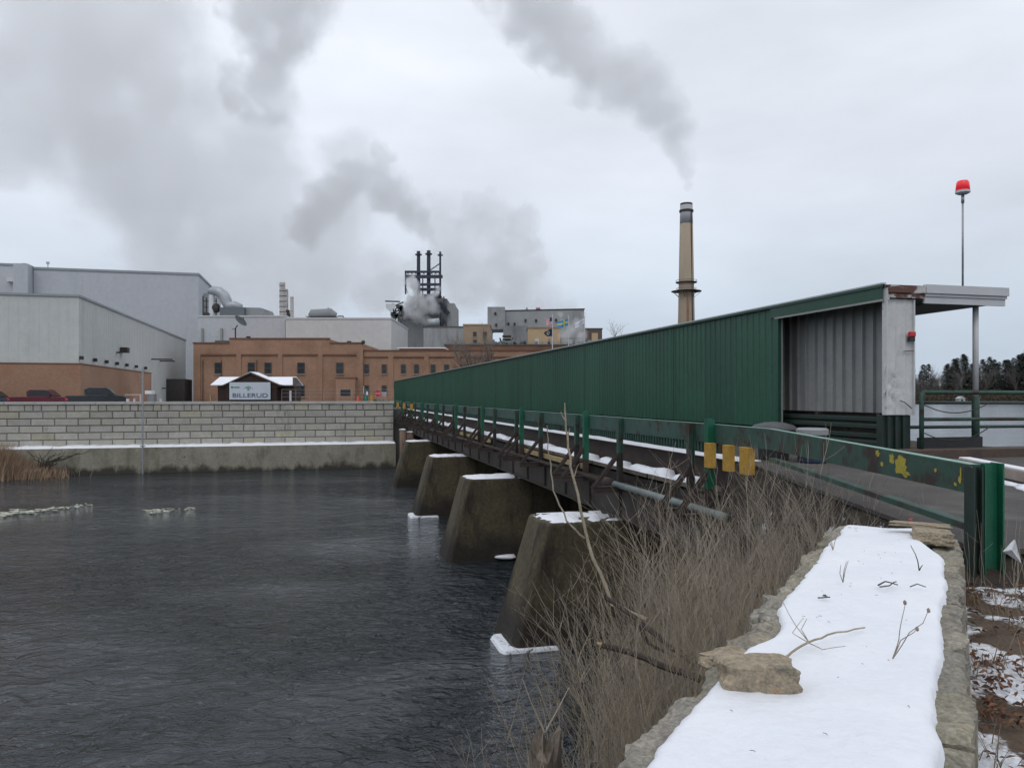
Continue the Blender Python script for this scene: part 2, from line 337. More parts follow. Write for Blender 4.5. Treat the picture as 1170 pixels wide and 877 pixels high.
# near terrain
P0 = Vector((.506,.862)); NN = Vector((.862,-.506))
def wn(wv, n, z=0.0): return Vector((P0.x*wv+NN.x*n, P0.y*wv+NN.y*n, z))
EDGE = [wn(-30,-.85).to_2d(), wn(7.2,-.85).to_2d(), Vector((3.98,7.1)), Vector((4.26,9.9)), Vector((4.60,14)), st(8.3,14.6).to_2d(), st(8.3,80).to_2d()]
def sd_edge(p):
    best = 1e9; side = 1
    for a, b in zip(EDGE, EDGE[1:]):
        d = b-a; t = max(0,min(1,(p-a).dot(d)/d.dot(d))); q = a+d*t; L_ = (p-q).length
        if L_ < best-1e-6:
            best = L_; cr_ = d.x*(p.y-a.y)-d.y*(p.x-a.x); side = 1 if cr_ > 0 else -1
    return best*side      # + = left (river side)
def ground_h(x, y):        # metres below the eye
    p = Vector((x,y)); q = BR.inverted() @ Vector((x,y,0)); d = sd_edge(p)
    nz = mnoise.noise(Vector((x*.6,y*.6,0)))*.25 + mnoise.noise(Vector((x*2.1,y*2.1,4)))*.08
    if d > 0:
        f_ = max(0,min(1,(y-6.6)/1.5)); h = 1.42 + 1.5*f_*(1-math.exp(-d/.30)) + (1.75+.15*f_)*d + nz*min(1,d)
    else:
        lf = max(0, min(1, (6.75-y)/.5)) if x > 2 else 1
        h = 1.42 + .24*lf + (abs(nz)*.12*lf)
    if q.y > 14.2: h += (q.y-14.2)*4
    return min(h, 8.6)
mb = MB(); nx, ny = 190, 130; x0, x1, y0, y1 = -9, 29, -8, 18
vs = []; fs = []
for j in range(ny+1):
    for i in range(nx+1):
        x = x0+(x1-x0)*i/nx; y = y0+(y1-y0)*j/ny; vs.append((x,y,E-ground_h(x,y)))
for j in range(ny):
    for i in range(nx):
        a = j*(nx+1)+i; fs.append((a,a+1,a+nx+2,a+nx+1))
mb._add(vs, fs); o = struct('river_bank', mb, EARTH); smooth(o)
# leaf litter sheet right of the stone wall
mb = MB(); vs = []; fs = []; n1_, n2_ = 60, 110
for j in range(n2_+1):
    for i in range(n1_+1):
        x = .7+7.5*i/n1_; y = .5+6.25*j/n2_
        if x > 5: x = 5+(x-5)*1.4
        k = wn(0,0); nn = x*NN.x+y*NN.y
        z = E-1.62+mnoise.noise(Vector((x*2,y*2,9)))*.05+.02*mnoise.noise(Vector((x*9,y*9,2)))
        vs.append((x,y,z))
for j in range(n2_):
    for i in range(n1_):
        a = j*(n1_+1)+i; fs.append((a,a+1,a+n1_+2,a+n1_+1))
fs = [f for f in fs if min(vs[k][0]*NN.x+vs[k][1]*NN.y for k in f) > -.5]
mb._add(vs, fs); o = struct('leafy_ground', mb, LEAFGROUND); smooth(o)
# road
mb = MB(); A2 = lambda s,t: tuple(st(s,t).to_2d())
poly = [(4.12,6.72),(4.34,9.9),(4.68,14.0),A2(8.62,14.3),A2(11.52,14.3),A2(11.56,13.4),A2(20,13.4),(18,6.3),(7.0,6.3)]
mb.prism(poly, E-1.40, E-1.35); mb.M = BR; mb.box(8.62,11.52,14.3,126,E-1.40,E-1.35)
struct('road', mb, ASPHALT)
# far lake shore
mb = MB(); vs = []; fs = []; nx, ny = 60, 14
for j in range(ny+1):
    for i in range(nx+1):
        x = 60+1100*i/nx; d = j/ny; y = 372+ 40*mnoise.noise(Vector((x*.006,0,3)))+ d*500 - (0 if x<900 else (x-900)*.2)
        z = E-3.4+ (14*d**1.3 + .9*min(1,d*6)) 
        vs.append((x,y,z))
for j in range(ny):
    for i in range(nx):
        a = j*(nx+1)+i; fs.append((a,a+1,a+nx+2,a+nx+1))
SHORE = mat('shore_ground', (.10,.085,.065), (.05,.045,.035), .03, .95, stain=((.5,.52,.55),.05,.6,.63), world=True)
mb._add(vs, fs); struct('far_shore', mb, SHORE)

# ================================================================ bridge (frame: s across, t along)
TN, TF = 13.4, 127.0
DKG = mat('dark_green_paint', (.010,.026,.020), (.018,.036,.028), 5, .6, stain=((.03,.022,.018),3,.56,.66))
br = root('bridge', st(8.4,14.2,E-3.4), 'long one lane steel girder bridge crossing the dark river on concrete piers', 'bridge', rz=A)
g = MB(BR)
g.box(8.28,8.32,TN+.8,TF,E-3.4,E-2.45); g.box(8.14,8.5,TN+.8,TF,E-3.44,E-3.40); g.box(8.14,8.5,TN+.8,TF,E-2.45,E-2.41)
for k in range(46):
    t = TN+1.6+2.45*k; g.box(8.2,8.279,t,t+.03,E-3.40,E-2.45)
part('outer_girder', g, GIRDER, br)
for s0 in (10.4, 12.6):
    g = MB(BR); g.box(s0,s0+.04,TN+.8,TF,E-3.3,E-1.64); part('girder', g, DARKSTEEL, br)
g = MB(BR); g.box(8.30,15.4,TN+.6,TF,E-2.40,E-2.2); g.box(8.75,15.4,TN+.6,TF,E-1.62,E-1.41); part('deck', g, DARKSTEEL, br)
g = MB(BR); g.box(8.60,8.66,TN+.4,TF,E-2.2,E-1.42); g.box(8.52,8.84,TN+.4,TF,E-1.42,E-1.38); part('edge_beam', g, RUST, br)
# snow on the edge beam
def snow_strip(s0, s1, t0, t1, z, h, step=.25, gap=0.0, seed=0, base_noise=.04):
    m = MB(BR); n = int((t1-t0)/step); ring = []
    for i in range(n+1):
        t = t0+(t1-t0)*i/n
        a = mnoise.noise(Vector((t*1.3,seed,0))); b_ = mnoise.noise(Vector((t*1.1,seed+5,0))); c = mnoise.noise(Vector((t*.9,seed+9,0)))
        x0_, x1_ = s0+a*base_noise, s1+b_*base_noise; hh = h*(1+.5*c)
        if gap and mnoise.noise(Vector((t*.8,seed+20,0))) > gap: hh = .002
        m_ = (x1_-x0_)
        ring.append([(x0_,t,z),(x0_+.12*m_,t,z+hh*.75),(x0_+.5*m_,t,z+hh),(x1_-.12*m_,t,z+hh*.75),(x1_,t,z)])
    vs = [p for r in ring for p in r]; fs = []
    for i in range(n):
        for k in range(4): a = i*5+k; fs.append((a,a+1,a+6,a+5))
    fs.append((0,1,2,3,4)); fs.append(tuple(n*5+k for k in range(5)))
    m._add(vs, fs); return m
o = part('edge_snow', snow_strip(8.50,8.86,TN+.4,TF,E-1.38,.07,.3,0,1,.02), SNOW, br, sm=True)
g = MB(BR)
for k in range(28):
    t = TN+.5+k*4.0; g.box(8.12,8.56,t,t+3.9,E-2.1,E-1.99)
part('walk_timber', g, WOOD, br, bv=.01)
o = part('timber_snow', snow_strip(8.12,8.57,TN+2.0,TF,E-1.99,.15,.10,.16,4,.07), SNOW, br, sm=True)
for a_, b_ in ((22.5,31),(36,44)): g = MB(BR); g.box(8.02,8.12,a_,b_,E-2.3,E-2.14); part('lower_timber', g, WOOD_Y, br)
g = MB(BR); g.tube([(7.85,13.5,E-2.42),(7.85,19.4,E-2.42)], .085, 12); part('grey_pipe', g, PIPE, br, sm=True)
g = MB(BR); g.tube([(7.85,19.4,E-2.42),(7.85,20.3,E-2.42)], [.13,.13], 12); g.tube([(7.85,20.3,E-2.42),(7.95,60,E-2.5)], .07, 8); part('rusty_pipe', g, RUST, br, sm=True)
g = MB(BR)
g.box(11.52,15.35,14.05,TF,E-1.40,E-1.2); part('walkway_slab', g, CONC, br)
g = MB(BR); g.box(11.46,11.52,14.3,TF,E-1.36,E-1.17); part('kerb_plate', g, RUST, br)
g = MB(BR); g.box(11.46,24,13.42,14.04,E-1.6,E-1.17); part('end_kerb', g, mat('rusty_kerb',(.06,.045,.038),(.10,.07,.055),2,.9,bump=.01,stain=((.14,.08,.05),3,.55,.7)), br)
o = part('kerb_snow', snow_strip(11.30,11.45,14.5,40,E-1.352,.05,.2,.25,8,.06), SNOW, br, sm=True)
# cross beams under the deck
for k in range(16):
    g = MB(BR); t = 16+7.1*k; g.box(8.33,13,t,t+.25,E-3.1,E-2.42); part('cross_beam', g, DARKSTEEL, br)
# abutments
ab = MB(BR); ab.box(8.1,15.2,12.9,14.6,-1,E-2.45); single('near_abutment', ab, CONC, 'concrete abutment carrying the near end of the bridge above the brush', 'abutment')
ab = MB(BR); ab.box(8.2,15.2,74.6,76.4,-1,E-3.45); single('far_abutment', ab, CONC, 'shaded concrete abutment under the far end of the bridge', 'abutment')
ab = MB(BR); ab.box(13.3,13.75,14.7,74.5,-1.5,E-1.7); single('dam_wall', ab, mat('dam_concrete', (.06,.055,.045), (.03,.03,.025), .6, .95, stain=((.12,.11,.09),.8,.6,.7,(1,1,.2)), world=True),
   'dark stained dam wall holding the lake back behind the bridge piers', 'dam wall')
# ---- piers
def frustum(m, a, b):     # a,b = (s0,s1,t0,t1,z); chamfered nose towards the river
    def ring(q):
        s0,s1,t0,t1,z = q; tm = (t1-t0); c = .12*tm
        return [(s0+c*.55,t0,z),(s1,t0,z),(s1,t1,z),(s0+c*.55,t1,z),(s0,t1-c,z),(s0,t0+c,z)]
    r0, r1 = ring(a), ring(b); n = 6
    m._add(r0+r1, [tuple(range(n))[::-1], tuple(range(n,2*n))]+[(i,(i+1)%n,n+(i+1)%n,n+i) for i in range(n)])
PLAB = ['olive stained concrete bridge pier nearest the brush, with broken snow on its top', 'second concrete bridge pier from the brush, brown water stains on its side',
        'third concrete bridge pier from the brush, an ice shelf at its foot', 'farthest concrete bridge pier, nearest the block wall, thin snow line on top']
for i, (t, sa, sb) in enumerate(((19.8,4.75,6.0),(31.0,4.85,5.98),(42.8,5.0,6.15),(57.6,5.15,6.4))):
    pr = root('bridge_pier', st(8.5,t+.95,0), PLAB[i], 'pier', 'concrete piers under the bridge', rz=A)
    m = MB(BR); frustum(m, (sa-.12,13.2,t-.28,t+2.18,-1.2), (sb,13.2,t,t+1.9,E-3.52))
    part('pier_shaft', m, CONC, pr, bv=.06)
    m = MB(BR); vs = []; nn_ = 22; mm = 9
    for b in range(mm+1):
        for a in range(nn_+1):
            u, v = a/nn_, b/mm; s_ = sb+.05+u*(8.6-sb); t_ = t+.04+v*1.82
            if s_ < sb+.25: t_ = t+.95+(t_-t-.95)*(.55+(s_-sb-.05)*2.2)
            e = min(u*6, v*4, (1-v)*4, 1); z = .012+.07*e*(1+.5*mnoise.noise(Vector((s_*3,t_*3,i))))
            z = z if mnoise.noise(Vector((s_*2.4,t_*2.4,i*3+1))) < (.12,.3,.34,.3)[i] else -.02
            vs.append((s_,t_,E-3.52+z*(1 if u<.97 else 0)))
    m._add(vs, [(b*(nn_+1)+a,b*(nn_+1)+a+1,(b+1)*(nn_+1)+a+1,(b+1)*(nn_+1)+a) for b in range(mm) for a in range(nn_)])
    part('snow_cap', m, SNOW, pr, sm=True)
    m = MB(BR); m.box(8.15,8.6,t+.4,t+1.5,E-3.52,E-3.44); part('bearing', m, DARKSTEEL, pr)
    if i in (0, 2):
        m = MB(BR); frustum(m, (sa-.12,sa+1.6,t-.33,t+1.3,-.1), (sa-.03,sa+1.5,t-.29,t+1.2,.10))
        part('ice_shelf', m, SNOWP, pr, bv=.03)
    if i == 1:
        m = MB(BR); m.blob((7.6,t-.3,.15),(.5,.25,.10),2,.2,3); part('ice_shelf', m, SNOW, pr, sm=True)
# old timber piles by the block wall
for k, (s, t, hgt, lb) in enumerate(((7.05,66.5,E-3.0,'old timber pile with a snowy top, left one beside the block wall'), (7.75,67.0,E-3.25,'split timber pile right beside the snowy topped one, nearer the bridge'))):
    pr = root('timber_pile', st(s,t,0), lb, 'pile', 'timber piles by the block wall')
    m = MB(BR); m.tube([(s,t,-1),(s+.05,t,2.),(s,t,hgt)], [.36,.34,.30], 10); part('post', m, mat('pile_wood',(.24,.17,.12),(.12,.08,.06),2,.9,stretch=(3,3,.3),bump=.01), pr, sm=True)
    m = MB(BR); m.blob((s,t,hgt+.03),(.34,.34,.08),2,.2); part('snow_cap', m, SNOW, pr, sm=True)

# ================================================================ bridge railing
rr = root('bridge_railing', st(8.0,14,E-2.4), 'green steel railing with rusty raking braces along the river side of the bridge', 'railing', rz=A)
RPTS = [Vector((3.98,6.55,0)).lerp(Vector((4.64,13.6,0)), k/4) for k in range(5)] + [st(8.0,14.2), st(8.0,16)]
def rail_run(m, pts, z_top, w, depth0, th, depth1=None):
    # channel: web + top flange (+ bottom flange), mitred along pts
    prev = None; rings = []
    for i, p in enumerate(pts):
        d = (pts[min(i+1,len(pts)-1)]-pts[max(i-1,0)]); d.z = 0; d.normalize(); x = Vector((d.y,-d.x,0))
        depth = depth0 if depth1 is None else depth0+(depth1-depth0)*min(1,i/(len(pts)-2))
        def q(a, b): v = p + x*a; return (v.x, v.y, z_top+b)
        rings.append([q(0,0),q(w,0),q(w,-th),q(th,-th),q(th,-depth+th),q(w,-depth+th),q(w,-depth),q(0,-depth)])
    vs = [v for r in rings for v in r]; fs = []; n = 8
    for i in range(len(rings)-1):
        for k in range(n): fs.append((i*n+k,i*n+(k+1)%n,(i+1)*n+(k+1)%n,(i+1)*n+k))
    fs += [tuple(range(n)), tuple((len(rings)-1)*n+k for k in range(n))]
    m._add(vs, fs)
m = MB(); rail_run(m, RPTS, E-.60, .10, .25, .014, .40); fl = part('flared_rail', m, GREEN_OLD, rr, 'battered green rail with big yellow paint patches'); 
m = MB(); pts = [p + Vector((0,0,0)) for p in RPTS]
rail_run(m, [p+Vector((.004,0,0)) for p in pts], E-.594, .09, .012, .004); part('rail_top_edge', m, mat('lit_edge_green', (.26,.42,.35), (.18,.32,.26), 8, .5), rr)  # light on the top flange is put into this paler green strip
m = MB(); rail_run(m, [st(8.0,16.005), st(8.0,TF)], E-.60, .10, .40, .014); part('rail_plate', m, GREEN_CHALK, rr, 'faded grey green plate with rust spots')
m = MB(); rail_run(m, [st(8.004,16.01), st(8.004,TF)], E-.594, .09, .012, .004); part('rail_top_edge', m, MATS['lit_edge_green'], rr)  # same strip on the straight rail, its pale colour stands in for light
m = MB(); rail_run(m, [p for p in RPTS[:5]], E-1.12, .12, .06, .02); part('lower_kerb_rail', m, GREEN_OLD, rr)
SQ = []; n_post = 0
def post_mesh(m, t, w=.14, top=E-.585, bot=E-2.45, s=7.93):
    m.box(s-w/2,s-w/2+.016,t,t+w,bot,top); m.box(s+w/2-.016,s+w/2,t,t+w,bot,top); m.box(s-w/2+.016,s+w/2-.016,t+w/2-.006,t+w/2+.006,bot,top)
def bracket(m, t):
    m.box(7.12,8.27,t,t+.14,E-2.62,E-2.48); m.box(7.10,8.26,t-.02,t+.16,E-2.47,E-2.455)
def brace(m, t):
    m.beam((7.18,t+.05,E-2.47),(7.86,t+.05,E-1.62),.055,.09); m.beam((7.18,t+.10,E-2.47),(7.86,t+.10,E-1.62),.02,.13)
# post positions
tt = []
k = 0
while 14.2+7.6*k < 120:
    b0 = 14.2+7.6*k; tt += [(b0,'tall'),(b0+.85,'h'),(b0+4.9,'h')]; k += 1
pj = [None]*3
for t, kind in tt:
    t -= .0
    if kind == 'tall':
        m = MB(BR); m.box(7.84,8.0-.006,t,t+.17,E-1.95,E-.50); m.box(7.86,7.98,t+.02,t+.15,E-.50,E-.475)
        part('post', m, GREEN_BRIGHT, rr, 'bright green box post')
        m = MB(BR); m.box(7.845,7.99,t+.005,t+.165,E-2.45,E-1.951); part('post_foot', m, RUST, rr)
    else:
        m = MB(BR); post_mesh(m, t, top=E-.60, bot=E-1.55, s=7.92); part('post', m, GREEN_OLD, rr)
        m = MB(BR); post_mesh(m, t, top=E-1.551, bot=E-2.45, s=7.92); part('post_foot', m, DARKSTEEL, rr)
    m = MB(BR); bracket(m, t); part('bracket', m, RUST, rr)
    m = MB(BR); brace(m, t); part('brace', m, RUST, rr)
# yellow reflector blocks
for px, s0, wd in ((809,7.78,.17),(830,7.86,.15),(851,7.74,.24)):
    t = 7.9*1.032*F/(px-366); p = at(px, 518, 0); 
    Yd = 1.032*7.85*F/(px-366); c = Vector(((px-585)/F*Yd, Yd, 0)); q = BR.inverted() @ c
    m = MB(BR); m.box(q.x-.05,q.x+.09,q.y-wd/2*0.9-.1,q.y+wd/2,E-1.5,E-.98); part('yellow_block', m, YELLOW, rr, bv=.01)
for k in range(5):
    t = 66+k*6.1; m = MB(BR); m.box(7.78,7.9,t,t+1.4,E-1.25,E-.72); part('yellow_block', m, YELLOW, rr)
# far side guard below the green wall (corrugated kick panel)
gp = root('inner_guard', st(8.95,16,E-1.35), 'low corrugated green guard panel along the bridge road behind the outer railing', 'guard panel', rz=A)
m = MB(BR); t = 15.6
while t < TF: m.box(8.92,8.96,t,t+.07,E-1.37,E-.70); t += .17
m.box(8.90,8.919,15.6,TF,E-1.10,E-1.05); m.box(8.962,8.98,15.6,TF,E-1.38,E-.66); part('kick_panel', m, GREEN_CHALK, gp)
YP = mat('yellow_paint_patch', (.48,.40,.04), (.36,.30,.05), 20, .6, grain=.4, bscale=30)
rs = random.Random(8)
def rail_hit(px, py):
    a, b_ = RPTS[0], RPTS[4]; u = (px-585)/F; d = b_-a; t = (a.x-u*a.y)/(u*d.y-d.x); return a+d*t
for px, py, w_, h_ in ((1029,532,.115,.085),(1019,524,.05,.04),(1003,518,.045,.028),(1008,530,.03,.02),(1036,541,.06,.02),(1069,537,.02,.015),(1097,548,.02,.03),(1092,553,.02,.012),(1098,540,.008,.035)):
    w_ *= 1.25; h_ *= 1.2; c = rail_hit(px,py); z = E+(452-py)/F*c.y; m = MB(); n = 26; d = (RPTS[4]-RPTS[0]).normalized(); x = Vector((-d.y,d.x,0))
    top = []
    for i in range(n):
        a = 6.283*i/n; k = 1+.75*mnoise.noise(Vector((math.cos(a)*2.2,math.sin(a)*2.2,px))); top.append(c+d*(w_*k*math.cos(a))+Vector((0,0,z+h_*k*math.sin(a)))+x*.004)
        top[-1].z = max(E-.86, min(E-.612, top[-1].z))
    m._add(top+[p-x*.0035 for p in top], [tuple(range(n)),tuple(range(n,2*n))[::-1]]+[(i,(i+1)%n,n+(i+1)%n,n+i) for i in range(n)])
    part('paint_patch', m, YP, rr)
# big H post at the end of the flared rail and the bright one next to it
m = MB(); ez = E-1.72
def hpost(m, x, y, wx, wy, z0, z1):
    m.box(x-wx/2,x-wx/2+.014,y-wy/2,y+wy/2,z0,z1); m.box(x+wx/2-.014,x+wx/2,y-wy/2,y+wy/2,z0,z1); m.box(x-wx/2+.014,x+wx/2-.014,y-.007,y+.007,z0,z1)
hpost(m, 4.0, 6.52, .085, .14, ez, E-.615); part('end_post', m, DKG, rr, 'rusty steel end post')
m = MB(); hpost(m, 4.165, 6.58, .17, .17, ez, E-.585); part('end_post', m, GREEN_BRIGHT, rr, 'bright green steel end post')

# ================================================================ covered walkway
cw = root('covered_walkway', st(12,17.9,E-1.2), 'long covered walkway clad in dark green ribbed metal sheets with an open near end', 'covered walkway', rz=A)
def ribbed(m, s, t0, t1, z0, z1, per, rib, dep, side):
    # sheet in plane s with trapezoid ribs facing 'side' (+1/-1)
    pts = []; t = t0; cols = []
    while t < t1-per*.5:
        cols.append(int((t-t0)/(per*3)))
        pts += [(s,t),(s,t+per-rib*1.6),(s+side*dep,t+per-rib*1.25),(s+side*dep,t+per-rib*.35)]
        t += per
    pts += [(s,t),(s,t1)]
    n = len(pts); vs = [(a,b,z0) for a,b in pts]+[(a,b,z1) for a,b in pts]
    rp = random.Random(2)
    tn = [rp.uniform(.86,1.12) for _ in range(400)]
    for i in range(n-1):
        k = cols[min(i//4, len(cols)-1)]; v_ = tn[k % 400]; m.cur = (v_,v_,v_); m._add([vs[i],vs[i+1],vs[n+i+1],vs[n+i]], [(0,1,2,3)])
    m.cur = None
TW = 18.0
m = MB(BR); ribbed(m, 12.0, TW, TF, E-.84, E+2.37, .305, .05, .026, -1); part('green_wall', m, GREEN_WALL, cw)
m = MB(BR); m.box(12.03,12.07,TW,TF,E-.84,E+2.34); part('wall_backing', m, DARKSTEEL, cw)
for k in range(11):
    m = MB(BR); t = TW+9.15*k+6.1; m.box(11.97,11.999,t,t+.04,E-.83,E+2.36); part('wall_seam', m, mat('dark_green_seam', (.008,.038,.026), (.009,.042,.03), 2, .5), cw)
m = MB(BR); m.box(11.955,12.075,TW-.12,TW,E-.86,E+2.27); part('edge_trim', m, GREEN, cw)
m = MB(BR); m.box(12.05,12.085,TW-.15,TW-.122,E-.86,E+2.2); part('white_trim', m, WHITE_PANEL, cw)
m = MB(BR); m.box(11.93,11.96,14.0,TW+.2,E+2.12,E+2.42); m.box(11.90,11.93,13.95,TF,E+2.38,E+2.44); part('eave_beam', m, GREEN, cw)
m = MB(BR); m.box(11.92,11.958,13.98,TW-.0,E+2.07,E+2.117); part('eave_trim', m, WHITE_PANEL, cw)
m = MB(BR); m.box(11.90,12.0,13.93,TF,E+2.442,E+2.475); part('roof_edge', m, FASCIA, cw)
m = MB(BR); m.box(11.98,15.25,13.97,TF,E+2.36,E+2.44); part('roof', m, mat('roof_soffit', (.10,.11,.13), (.07,.08,.095), 1, .7), cw)
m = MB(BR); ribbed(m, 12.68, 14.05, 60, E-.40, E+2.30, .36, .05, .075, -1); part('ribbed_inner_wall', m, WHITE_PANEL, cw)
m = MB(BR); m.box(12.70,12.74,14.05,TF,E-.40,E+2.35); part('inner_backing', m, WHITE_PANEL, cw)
# end panel (dented sheet), gently crumpled low on the left
m = MB(BR); vs = []; fs = []; na, nb = 14, 44
for b in range(nb+1):
    for a in range(na+1):
        u, v = a/na, b/nb; s_ = 12.0+.74*u; z = E-.42+2.55*v
        d = .018*(1 if (a % 5) in (0,) else 0)
        cr_ = max(0,1-abs(v-.22)/.26)*max(0,1-u*1.3)
        d += cr_*(.04+.06*mnoise.noise(Vector((u*5,v*16,2)))) + .01*mnoise.noise(Vector((u*4,v*9,7)))
        s_ += cr_*.10*mnoise.noise(Vector((3,v*14,1)))
        vs.append((s_, 13.99-d*(1 if a%5==0 else -1), z))
for b in range(nb):
    for a in range(na): q = b*(na+1)+a; fs.append((q,q+1,q+na+2,q+na+1))
m._add(vs, fs); o = part('end_panel', m, WHITE_SHABBY, cw, 'dented white end panel with a crumpled lower corner')
sol = o.modifiers.new('thick','SOLIDIFY'); sol.thickness = .012
m = MB(BR); m.box(12.725,12.755,13.93,14.05,E-.42,E+2.12); part('corner_trim', m, WHITE_SHABBY, cw)
m = MB(BR)
m.prof([(12.03,E+2.42),(12.98,E+2.42),(12.98,E+2.15),(12.03,E+2.15)], 13.90, 13.96)
m.box(12.03,12.98,13.86,13.899,E+2.26,E+2.425)
part('rusty_fascia', m, FASCIA_RUST, cw, 'fascia with peeling white paint over rust')
m = MB(BR); m.box(12.983,15.24,13.84,13.96,E+2.27,E+2.46); m.box(12.983,15.22,13.88,13.962,E+2.205,E+2.268); m.box(12.983,15.20,13.91,13.964,E+2.05,E+2.203); part('fascia', m, FASCIA, cw)
m = MB(BR); m.box(15.14,15.24,13.965,60,E+2.12,E+2.46); part('far_eave', m, FASCIA, cw)
m = MB(BR); m.box(12.0,12.75,14.06,14.24,E-1.2,E-.43); 
part('end_base', m, DKG, cw, bv=.01)
for sx in (12.1,12.3,12.5):
    m = MB(BR); m.box(sx,sx+.07,14.0,14.055,E-1.2,E-.45); part('base_post', m, DKG, cw)
m = MB(BR); m.box(12.0,12.03,13.92,14.06,E-.42,E+2.36); m.box(12.02,12.06,13.905,14.0,E+2.1,E+2.3); part('corner_trim', m, WHITE_SHABBY, cw)
for hh in (.48,.86):
    m = MB(BR); zc = E-hh-.15
    prof = [(0,.15),(-.05,.12),(-.05,.05),(0,.0),(-.05,-.05),(-.05,-.12),(0,-.15)]
    n = len(prof); vs = [(12.35+a,14.3,zc+b) for a,b in prof]+[(12.35+a,26,zc+b) for a,b in prof]
    m._add(vs, [(i,i+1,n+i+1,n+i) for i in range(n-1)]); o = part('guard_beam', m, DKG, cw); s_ = o.modifiers.new('thick','SOLIDIFY'); s_.thickness=.01
for k in range(9):
    m = MB(BR); t = 14.6+k*2.2; m.box(12.4,12.52,t,t+.12,E-1.2,E-.40); part('guard_post', m, DARKSTEEL, cw)
m = MB(BR); m.box(12.85,12.9,14.3,TF,E-1.2,E-.38); part('back_sheet', m, DARKSTEEL, cw)
for k in range(8):
    m = MB(BR); t = 14.25+k*6; m.tube([(14.72,t,E-.02),(14.72,t,E+2.36)], .065, 12); part('canopy_post', m, POLE_W, cw, sm=True)
    m = MB(BR); m.tube([(14.72,t,E-1.2),(14.72,t,E-.02)], .085, 12); part('post_base', m, GREEN_OLD, cw, sm=True)
for t in (15.2,17.0,19.6,23,27,32): 
    m = MB(BR); m.box(12.1,12.66,t,t+.08,E+2.18,E+2.34); part('roof_batten', m, DARKSTEEL, cw)

# beacon and alarm light
bc = root('beacon_light', at(1100,322,17.3), 'red beacon lamp on a thin grey pole above the walkway roof', 'beacon')
bx, by = bc.location.x, bc.location.y; zt = E+(452-221)/F*17.3
m = MB(); m.tube([(bx,by,E+2.44),(bx,by,zt-.0)], .022, 8); m.tube([(bx,by,zt-.22),(bx,by,zt-.04)], .035, 8); part('pole', m, POLE_G, bc, sm=True)
m = MB(); m.tube([(bx,by,zt-.02),(bx,by,zt+.01),(bx,by,zt+.06)], [.10,.155,.155], 20); part('lamp_base', m, POLE_W, bc)
m = MB(); m.tube([(bx,by,zt+.06),(bx,by,zt+.24),(bx,by,zt+.285),(bx,by,zt+.30)], [.15,.135,.11,.04], 20); part('red_lens', m, mat('beacon_lens', (.65,.03,.04), (.6,.025,.035), 4, .25, emit=((.9,.03,.05),.35)), bc, sm=True)
al = root('alarm_light', st(12.62,13.9,E+1.28), 'small red warning light fixed to the white end panel', 'warning light', rz=A)
m = MB(BR); m.box(12.56,12.70,13.84,13.93,E+1.30,E+1.41); part('red_lens', m, RED, al, bv=.015)
m = MB(BR); m.box(12.57,12.69,13.86,13.955,E+1.20,E+1.298); part('lamp_base', m, BLACKP, al)
bk = MB(BR); bk.beam((12.45,13.93,E+.98),(12.72,13.93,E+1.0),.015,.015); bk.tube([(12.38,13.96,E-.1),(12.46,13.90,E-.15),(12.6,13.86,E-.28)], .012, 6)
single('bent_bracket', bk, DARKSTEEL, 'bent black steel bracket sticking out of the white end panel', 'bracket')

# lake side railing with chains
lr = root('lake_railing', st(13.7,14.3,E-1.2), 'green pipe railing with two slack chains beside the white walkway post and the lake', 'railing', rz=A)
for s_ in (12.84,16.6,18.6):
    m = MB(BR); m.tube([(s_,13.84,E-1.2),(s_,13.84,E+.0),(s_+.03,13.84,E+.08)], .05, 10); part('post', m, GREEN_OLD, lr, sm=True)
for h, y, r in ((-.08,13.84,.05),(.52,13.84,.042),(.17,16.2,.045),(.80,16.2,.045)):
    m = MB(BR); m.tube([(12.84,y,E-h),(19,y,E-h-.02)], r, 10); part('rail', m, GREEN_OLD if y<15 else mat('dark_green_rail',(.02,.045,.04),(.03,.05,.045),5,.6), lr, sm=True)
for h0, s0, s1 in ((.12,12.72,14.65),(.82,12.9,14.70)):
    m = MB(BR); pts = []
    for i in range(17):
        u = i/16; pts.append((s0+(s1-s0)*u, 13.82, E-h0-(.10 if h0<.5 else 0.0)*u*0-.30*4*u*(1-u)*.8+(.14*u if h0>.5 else -.04*u)))
    m.tube(pts, .012, 5); part('chain', m, DARKSTEEL, lr)
m = MB(BR); m.box(12.9,14.66,14.0,14.04,E-1.17,E-.93); part('toe_board', m, BLACKP, lr)
cb = root('concrete_barrier', on(1130,552,1.35), 'long low timber bumper with snow on it lying at the far road edge', 'road bumper')
pa, pb = Vector((8.42,14.0,E-1.25)), Vector((7.45,8.6,E-1.25))
m = MB(); m.beam(pa,pb,.24,.18); part('beam', m, mat('bumper_timber',(.40,.34,.29),(.3,.25,.21),3,.85,bump=.004), cb, bv=.015)
m = MB(); m.beam(pa+Vector((0,0,.10)),pb+Vector((0,0,.10)),.20,.03); part('snow_cap', m, SNOW, cb, bv=.012)
m = MB(BR); vs=[]
for k in range(30): m.blob((0,0,0),(.001,.001,.001),1) if 0 else m.blob(tuple(BR.inverted() @ Vector((7.72-.028*k+.2*random.random(), 12.7-.15*k, E-1.345))),(.10+.08*random.random(),.2,.03),1,.3,seed=k)
tag(single('snow_strip', m, SNOW, 'thin strip of old snow on the asphalt in front of the timber bumper', 'snow', sm=True), None, None, kind='stuff')

